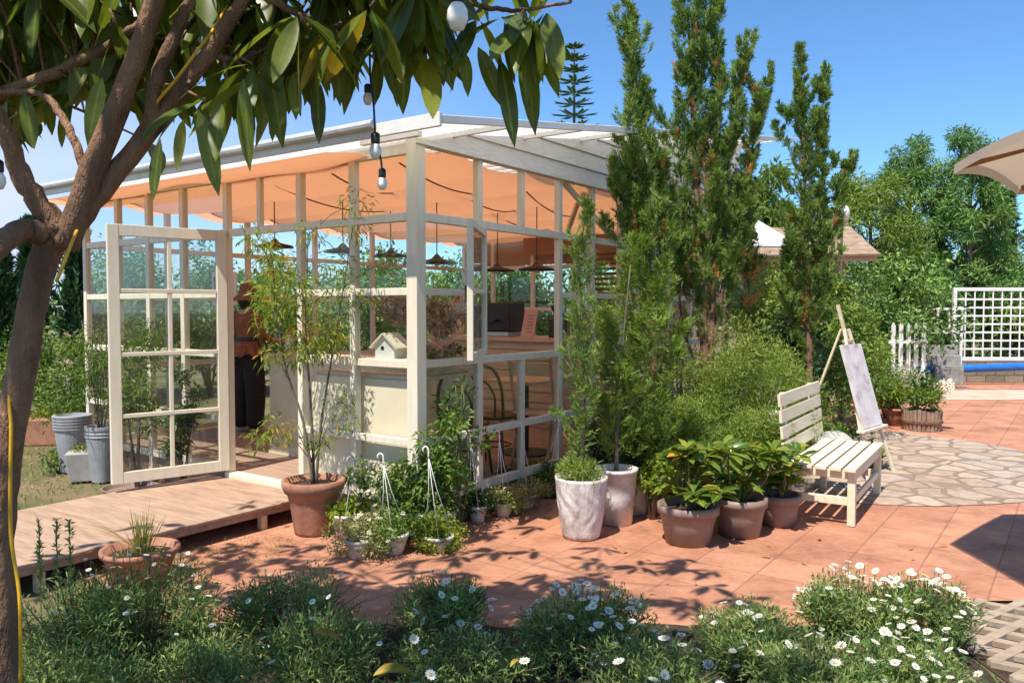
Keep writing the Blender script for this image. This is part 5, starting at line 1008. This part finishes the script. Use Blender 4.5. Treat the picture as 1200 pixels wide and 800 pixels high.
for (px, py, tx, ty) in ((188, 162, 178, 234), (232, 128, 260, 216), (285, 92, 294, 190), (326, 108, 318, 168), (28, 108, 42, 178), (75, 128, 72, 170), (443, 58, 438, 124), (475, 62, 472, 131), (503, 68, 508, 140), (545, 62, 549, 108), (585, 68, 606, 156), (612, 48, 630, 142), (640, 18, 662, 76), (600, 12, 612, 72), (372, 92, 374, 160), (345, 84, 347, 132), (258, 118, 252, 190), (298, 98, 282, 172), (398, 60, 412, 118), (560, 55, 590, 120), (215, 140, 205, 190), (310, 60, 335, 150), (350, 40, 372, 128), (270, 80, 300, 160), (480, 20, 500, 110), (420, 30, 400, 118), (120, 90, 100, 160), (20, 40, 10, 130), (60, 50, 85, 130), (8, 118, -4, 170), (55, 100, 62, 160)):
    D_ = 2.3 if ty > 185 else 2.42+.25*rng.random(); a_, b_ = at(px, py, D_), at(tx, ty, D_+rng.uniform(-.12, .06)); l_ = np.linalg.norm(b_-a_)
    P.append(a_-tb); Dn.append(nrm(b_-a_)); Nn.append(nrm(np.array((rng.normal(0, .45), -1, rng.uniform(0, .5))))); Ls.append(l_*.86)
n = len(P); rn = np.clip(rng.beta(2, 2.6, n)+np.where(rng.random(n) < .035, .45, 0), 0, 1)
mb = MB(); mb.leaves(np.array(P), np.array(Dn), np.array(Nn), np.array(Ls), np.array(Ls)*rng.uniform(.27, .34, n), 6, rng.uniform(.1, .4, n), rng.uniform(.04, .16, n), rn, .52, .70)
mb.build('crown', MAG, FT, smooth=True); tmb.build('trunk', BARK, FT, smooth=True)
# yellow cable on the trunk
YC = thing('yellow_cable', 'yellow cable running up the foreground trunk and limb', 'cable', tb+np.array((.06, -.11, 0)))
o = tb+np.array((.06, -.11, 0)); f = lambda px, py, D: at(px, py, D)-o
MB().tube(curve([f(24, 800, 2.34), f(24, 740, 2.34), f(22, 690, 2.345), f(13, 630, 2.355), f(12, 560, 2.36), f(13, 500, 2.36), f(11, 470, 2.362), f(14, 430, 2.38)], 30), .0055, 7).build('cable', YELLOW, YC, smooth=True)
MB().tube(curve([f(66, 330, 2.33), f(76, 305, 2.33), f(88, 275, 2.36), f(100, 255, 2.42), f(140, 210, 2.5), f(176, 132, 2.42), f(205, 95, 2.38), f(237, 52, 2.38), f(250, 35, 2.42), f(270, 0, 2.5)], 30), .005, 7).build('cable', YELLOW, YC, smooth=True)
# festoon bulbs hanging from the branches
def festoon(lab, pts, bulbs):
    bulbs = [(a, b, c, d*.84) for a, b, c, d in bulbs]
    q = np.array(at(*pts[0])); o = thing('festoon_light', lab, 'string light', q); MB().tube(curve([np.array(at(*v))-q for v in pts], 24), .0035, 6).build('cord', DARKM, o, smooth=True)
    for (px, py, D, s) in bulbs:
        b = np.array(at(px, py, D))-q; e = MB().lathe([(.010*s, .052*s), (.017*s, .045*s), (.017*s, .015*s), (.013*s, .008*s)], 14, b).build('socket', DARKM, o, smooth=True)
        MB().lathe([(.004*s, -.045*s), (.014*s, -.042*s), (.0225*s, -.022*s), (.021*s, -.004*s), (.012*s, .012*s), (.01*s, .014*s)], 16, b).build('bulb', BULB, o, smooth=True)
BULB = pmat('frosted_bulb', (.85, .83, .78), (.82, .8, .75), .15, 9, 0, spec=.6)
festoon('string of white bulbs hanging in front of the pavilion roof corner', [(433, 46, 2.5), (434, 90, 2.5), (438, 125, 2.5), (440, 160, 2.5), (446, 185, 2.5), (448, 203, 2.5)], [(440, 172, 2.5, 1), (448, 211, 2.5, .82), (431, 112, 2.52, .8)])
festoon('single white bulb near the top edge among the leaves', [(545, -40, 2.1), (538, -20, 2.1), (536, -2, 2.1)], [(536, 10, 2.1, 1.5)])
festoon('single bulb cut by the left edge beside the forked limbs', [(-6, 120, 2.2), (-3, 160, 2.2), (-3, 196, 2.2)], [(-2, 206, 2.2, 1)])
# ------------------------------------------------------------------ daisy bushes in the bed
rng = np.random.default_rng(42)
def daisy(lab, px, top_py, D, rad, n, nfl, fl_r=.021, mat=None, side=0, low=False, fcol=None):
    q = np.array((at(px, 600, D)[0], D, .015)); H = max(.16, at(px, top_py, D)[2]-.03); o = thing('daisy_bush', lab, 'flower bush', q, 0, 'daisy bushes in the front bed')
    mb = MB(); k = 60
    for i in range(k):
        a = rng.random()*6.28; r = rad*rng.random()**.5; e = np.array((r*math.cos(a), r*math.sin(a), H*rng.uniform(.6, .95)*math.sqrt(max(.15, 1-(r/rad)**2*.6)))); mb.tube([(e[0]*.25, e[1]*.25, -.02), e*.55+(0, 0, .02), e], [.004, .003, .002], 4)
    smb = mb
    bl = [(*(np.array((rad*.8*math.cos(a)*r, rad*.8*math.sin(a)*r, H*(.30+.5*rng.random())*math.sqrt(1-.5*r*r)))), rad*.3, rad*.3, H*.24) for a, r in zip(rng.random(30)*6.28, rng.random(30)**.5)]
    foliage(MB(), rng, bl, n, .042, .0075, out=.5, up=.75, jit=.55, bend=.25, zmin=.0).build('foliage', mat or DAISYG, o)
    pts = []
    while len(pts) < nfl:
        a = rng.random()*6.28; r = rad*rng.random()**.5; x, y = r*math.cos(a), r*math.sin(a)
        if side and x*side < -.25*rad and rng.random() < .8: continue
        zz = H*math.sqrt(max(.12, 1-(r/rad)**2*.85))*rng.uniform(.86, 1.06)+.01; pts.append((x, y, zz))
    for p in pts: smb.tube([(p[0]*.8, p[1]*.8, p[2]*.55), p], [.0018, .0014], 4)
    smb.build('stem', STEM, o)
    flowers(o, rng, pts, PETW, fl_r, 11)
    return o
daisy('tall shaded daisy bush right beside the foreground trunk', 92, 652, 3.35, .34, 5500, 18, .012)
daisy('tall shaded daisy bush with tiny white heads before the terracotta bowl', 168, 640, 3.45, .36, 6500, 44, .012)
daisy('very dark shaded daisy bush at the lower left corner', 60, 735, 2.75, .30, 4000, 0)
daisy('shaded daisy bush between the terracotta bowl bush and the low dark one', 225, 740, 3.0, .28, 3500, 4, .014)
daisy('rounded dark daisy bush at the paving edge, left of the lone domed one', 345, 664, 3.72, .36, 5500, 20, .013)
daisy('bluish dark daisy bush in front of the rounded one, under the yellow leaf', 372, 700, 3.25, .28, 4500, 8, .015)
daisy('lone domed daisy bush at the paving edge with blooms on its right', 522, 664, 3.78, .25, 4500, 26, .02, side=1)
daisy('low grassy daisy bush in front of the lone domed one', 545, 735, 3.25, .34, 4200, 8, .02)
daisy('daisy bush with many blooms on its right half, in the middle of the bed', 690, 685, 3.55, .34, 5500, 80, .018, side=1)
daisy('low daisy bush with scattered blooms at the bottom edge', 765, 745, 3.05, .30, 4000, 14, .021)
daisy('grassy daisy bush with a few blooms on its left', 890, 706, 3.5, .30, 5000, 30, .018, side=-1)
daisy('tall sunlit daisy bush with blooms standing above it', 1000, 664, 3.75, .27, 5200, 56, .019)
daisy('sunlit daisy bush at the grid paving, most covered in blooms', 1085, 668, 3.72, .26, 5200, 85, .019)
daisy('pale sunlit daisy bush at the bottom edge beside the grid paving', 1065, 740, 3.2, .30, 4800, 42, .018)
daisy('sunlit daisy bush with nodding blooms below the tall sunlit one', 960, 745, 3.15, .27, 4200, 14, .02)
strap_plant('strap_leaf_plant', 'pale arching strap leaves at the bottom edge below the yellow leaf', np.array((at(340, 700, 2.72)[0], 2.72, .0)), 16, .42, .028, GREYG, spread=1.2, bend=.5)
strap_plant('strap_leaf_plant', 'few upright pointed leaves at the bottom edge in the dark daisies', np.array((at(165, 700, 2.62)[0], 2.62, .0)), 6, .46, .035, GREYG, spread=.55, bend=.2)
o = thing('lavender_plant', 'two upright spiky herb stems beside the foreground trunk', 'herb', np.array((at(58, 600, 3.6)[0], 3.6, 0))); mb = MB()
for x in (-.05, .03, .09): n = 140; z = rng.uniform(.3, .66, n); mb.leaves(np.stack([np.full(n, x), np.zeros(n), z], 1), nrm(rng.normal(size=(n, 3))+UP*.8), nrm(rng.normal(size=(n, 3))), .03, .008, 1, 0, 0, rng.random(n)); mb.tube([(x, 0, 0), (x, 0, .66)], [.004, .002], 5)
mb.build('leaves', DAISYG, o)
# fallen yellow leaves lying on the plants and the soil
YL = leafmat('yellow_fallen_leaf', [(.34, .20, .02), (.42, .30, .03), (.26, .24, .03)], None, .5, .3, gain=1, rib=(.5, .4, .1))
for (px, py, D, z, L, rot, lab) in ((383, 738, 3.2, None, .15, .35, 'curled yellow leaf lying on the bluish dark daisy bush'), (460, 780, 3.05, None, .2, .7, 'big yellow-green fallen leaf in the gap of the bed'), (602, 775, 3.05, None, .08, 1.2, 'small yellow fallen leaf under the grassy daisies')):
    q = at(px, py, D); o = MB(); o.leaves([(-L/2*math.cos(rot), 0, -L/2*math.sin(rot)*.6)], [(math.cos(rot), .25, math.sin(rot)*.6)], [(-.2, -.6, .8)], L, L*.25, 10, .6, .28, .3, .5); o.build('fallen_leaf', YL, loc=q, smooth=True, label=lab, cat='leaf')
DRYL = leafmat('dry_leaf', [(.26, .13, .05), (.34, .2, .09)])
for (px, py) in [(715, 590), (760, 655), (600, 655), (1105, 640)]+[proj(np.array((rng.uniform(-1.7, 2.8), rng.uniform(4.2, 5.6), 0))) for _ in range(22)]:
    q = gp(px, py)+np.array((0, 0, .012)); o = MB(); l = rng.uniform(.03, .075); o.leaves([(-l/2, 0, 0)], [(1, rng.normal(0, 1.5), .05)], [(0, 0, 1)], l, l*.36, 6, .1, .3, .9, .5); o.build('fallen_leaf', DRYL, loc=q, smooth=True, label='small dry curled leaf scattered on the terracotta paving', cat='leaf', group='dry leaves on the paving')
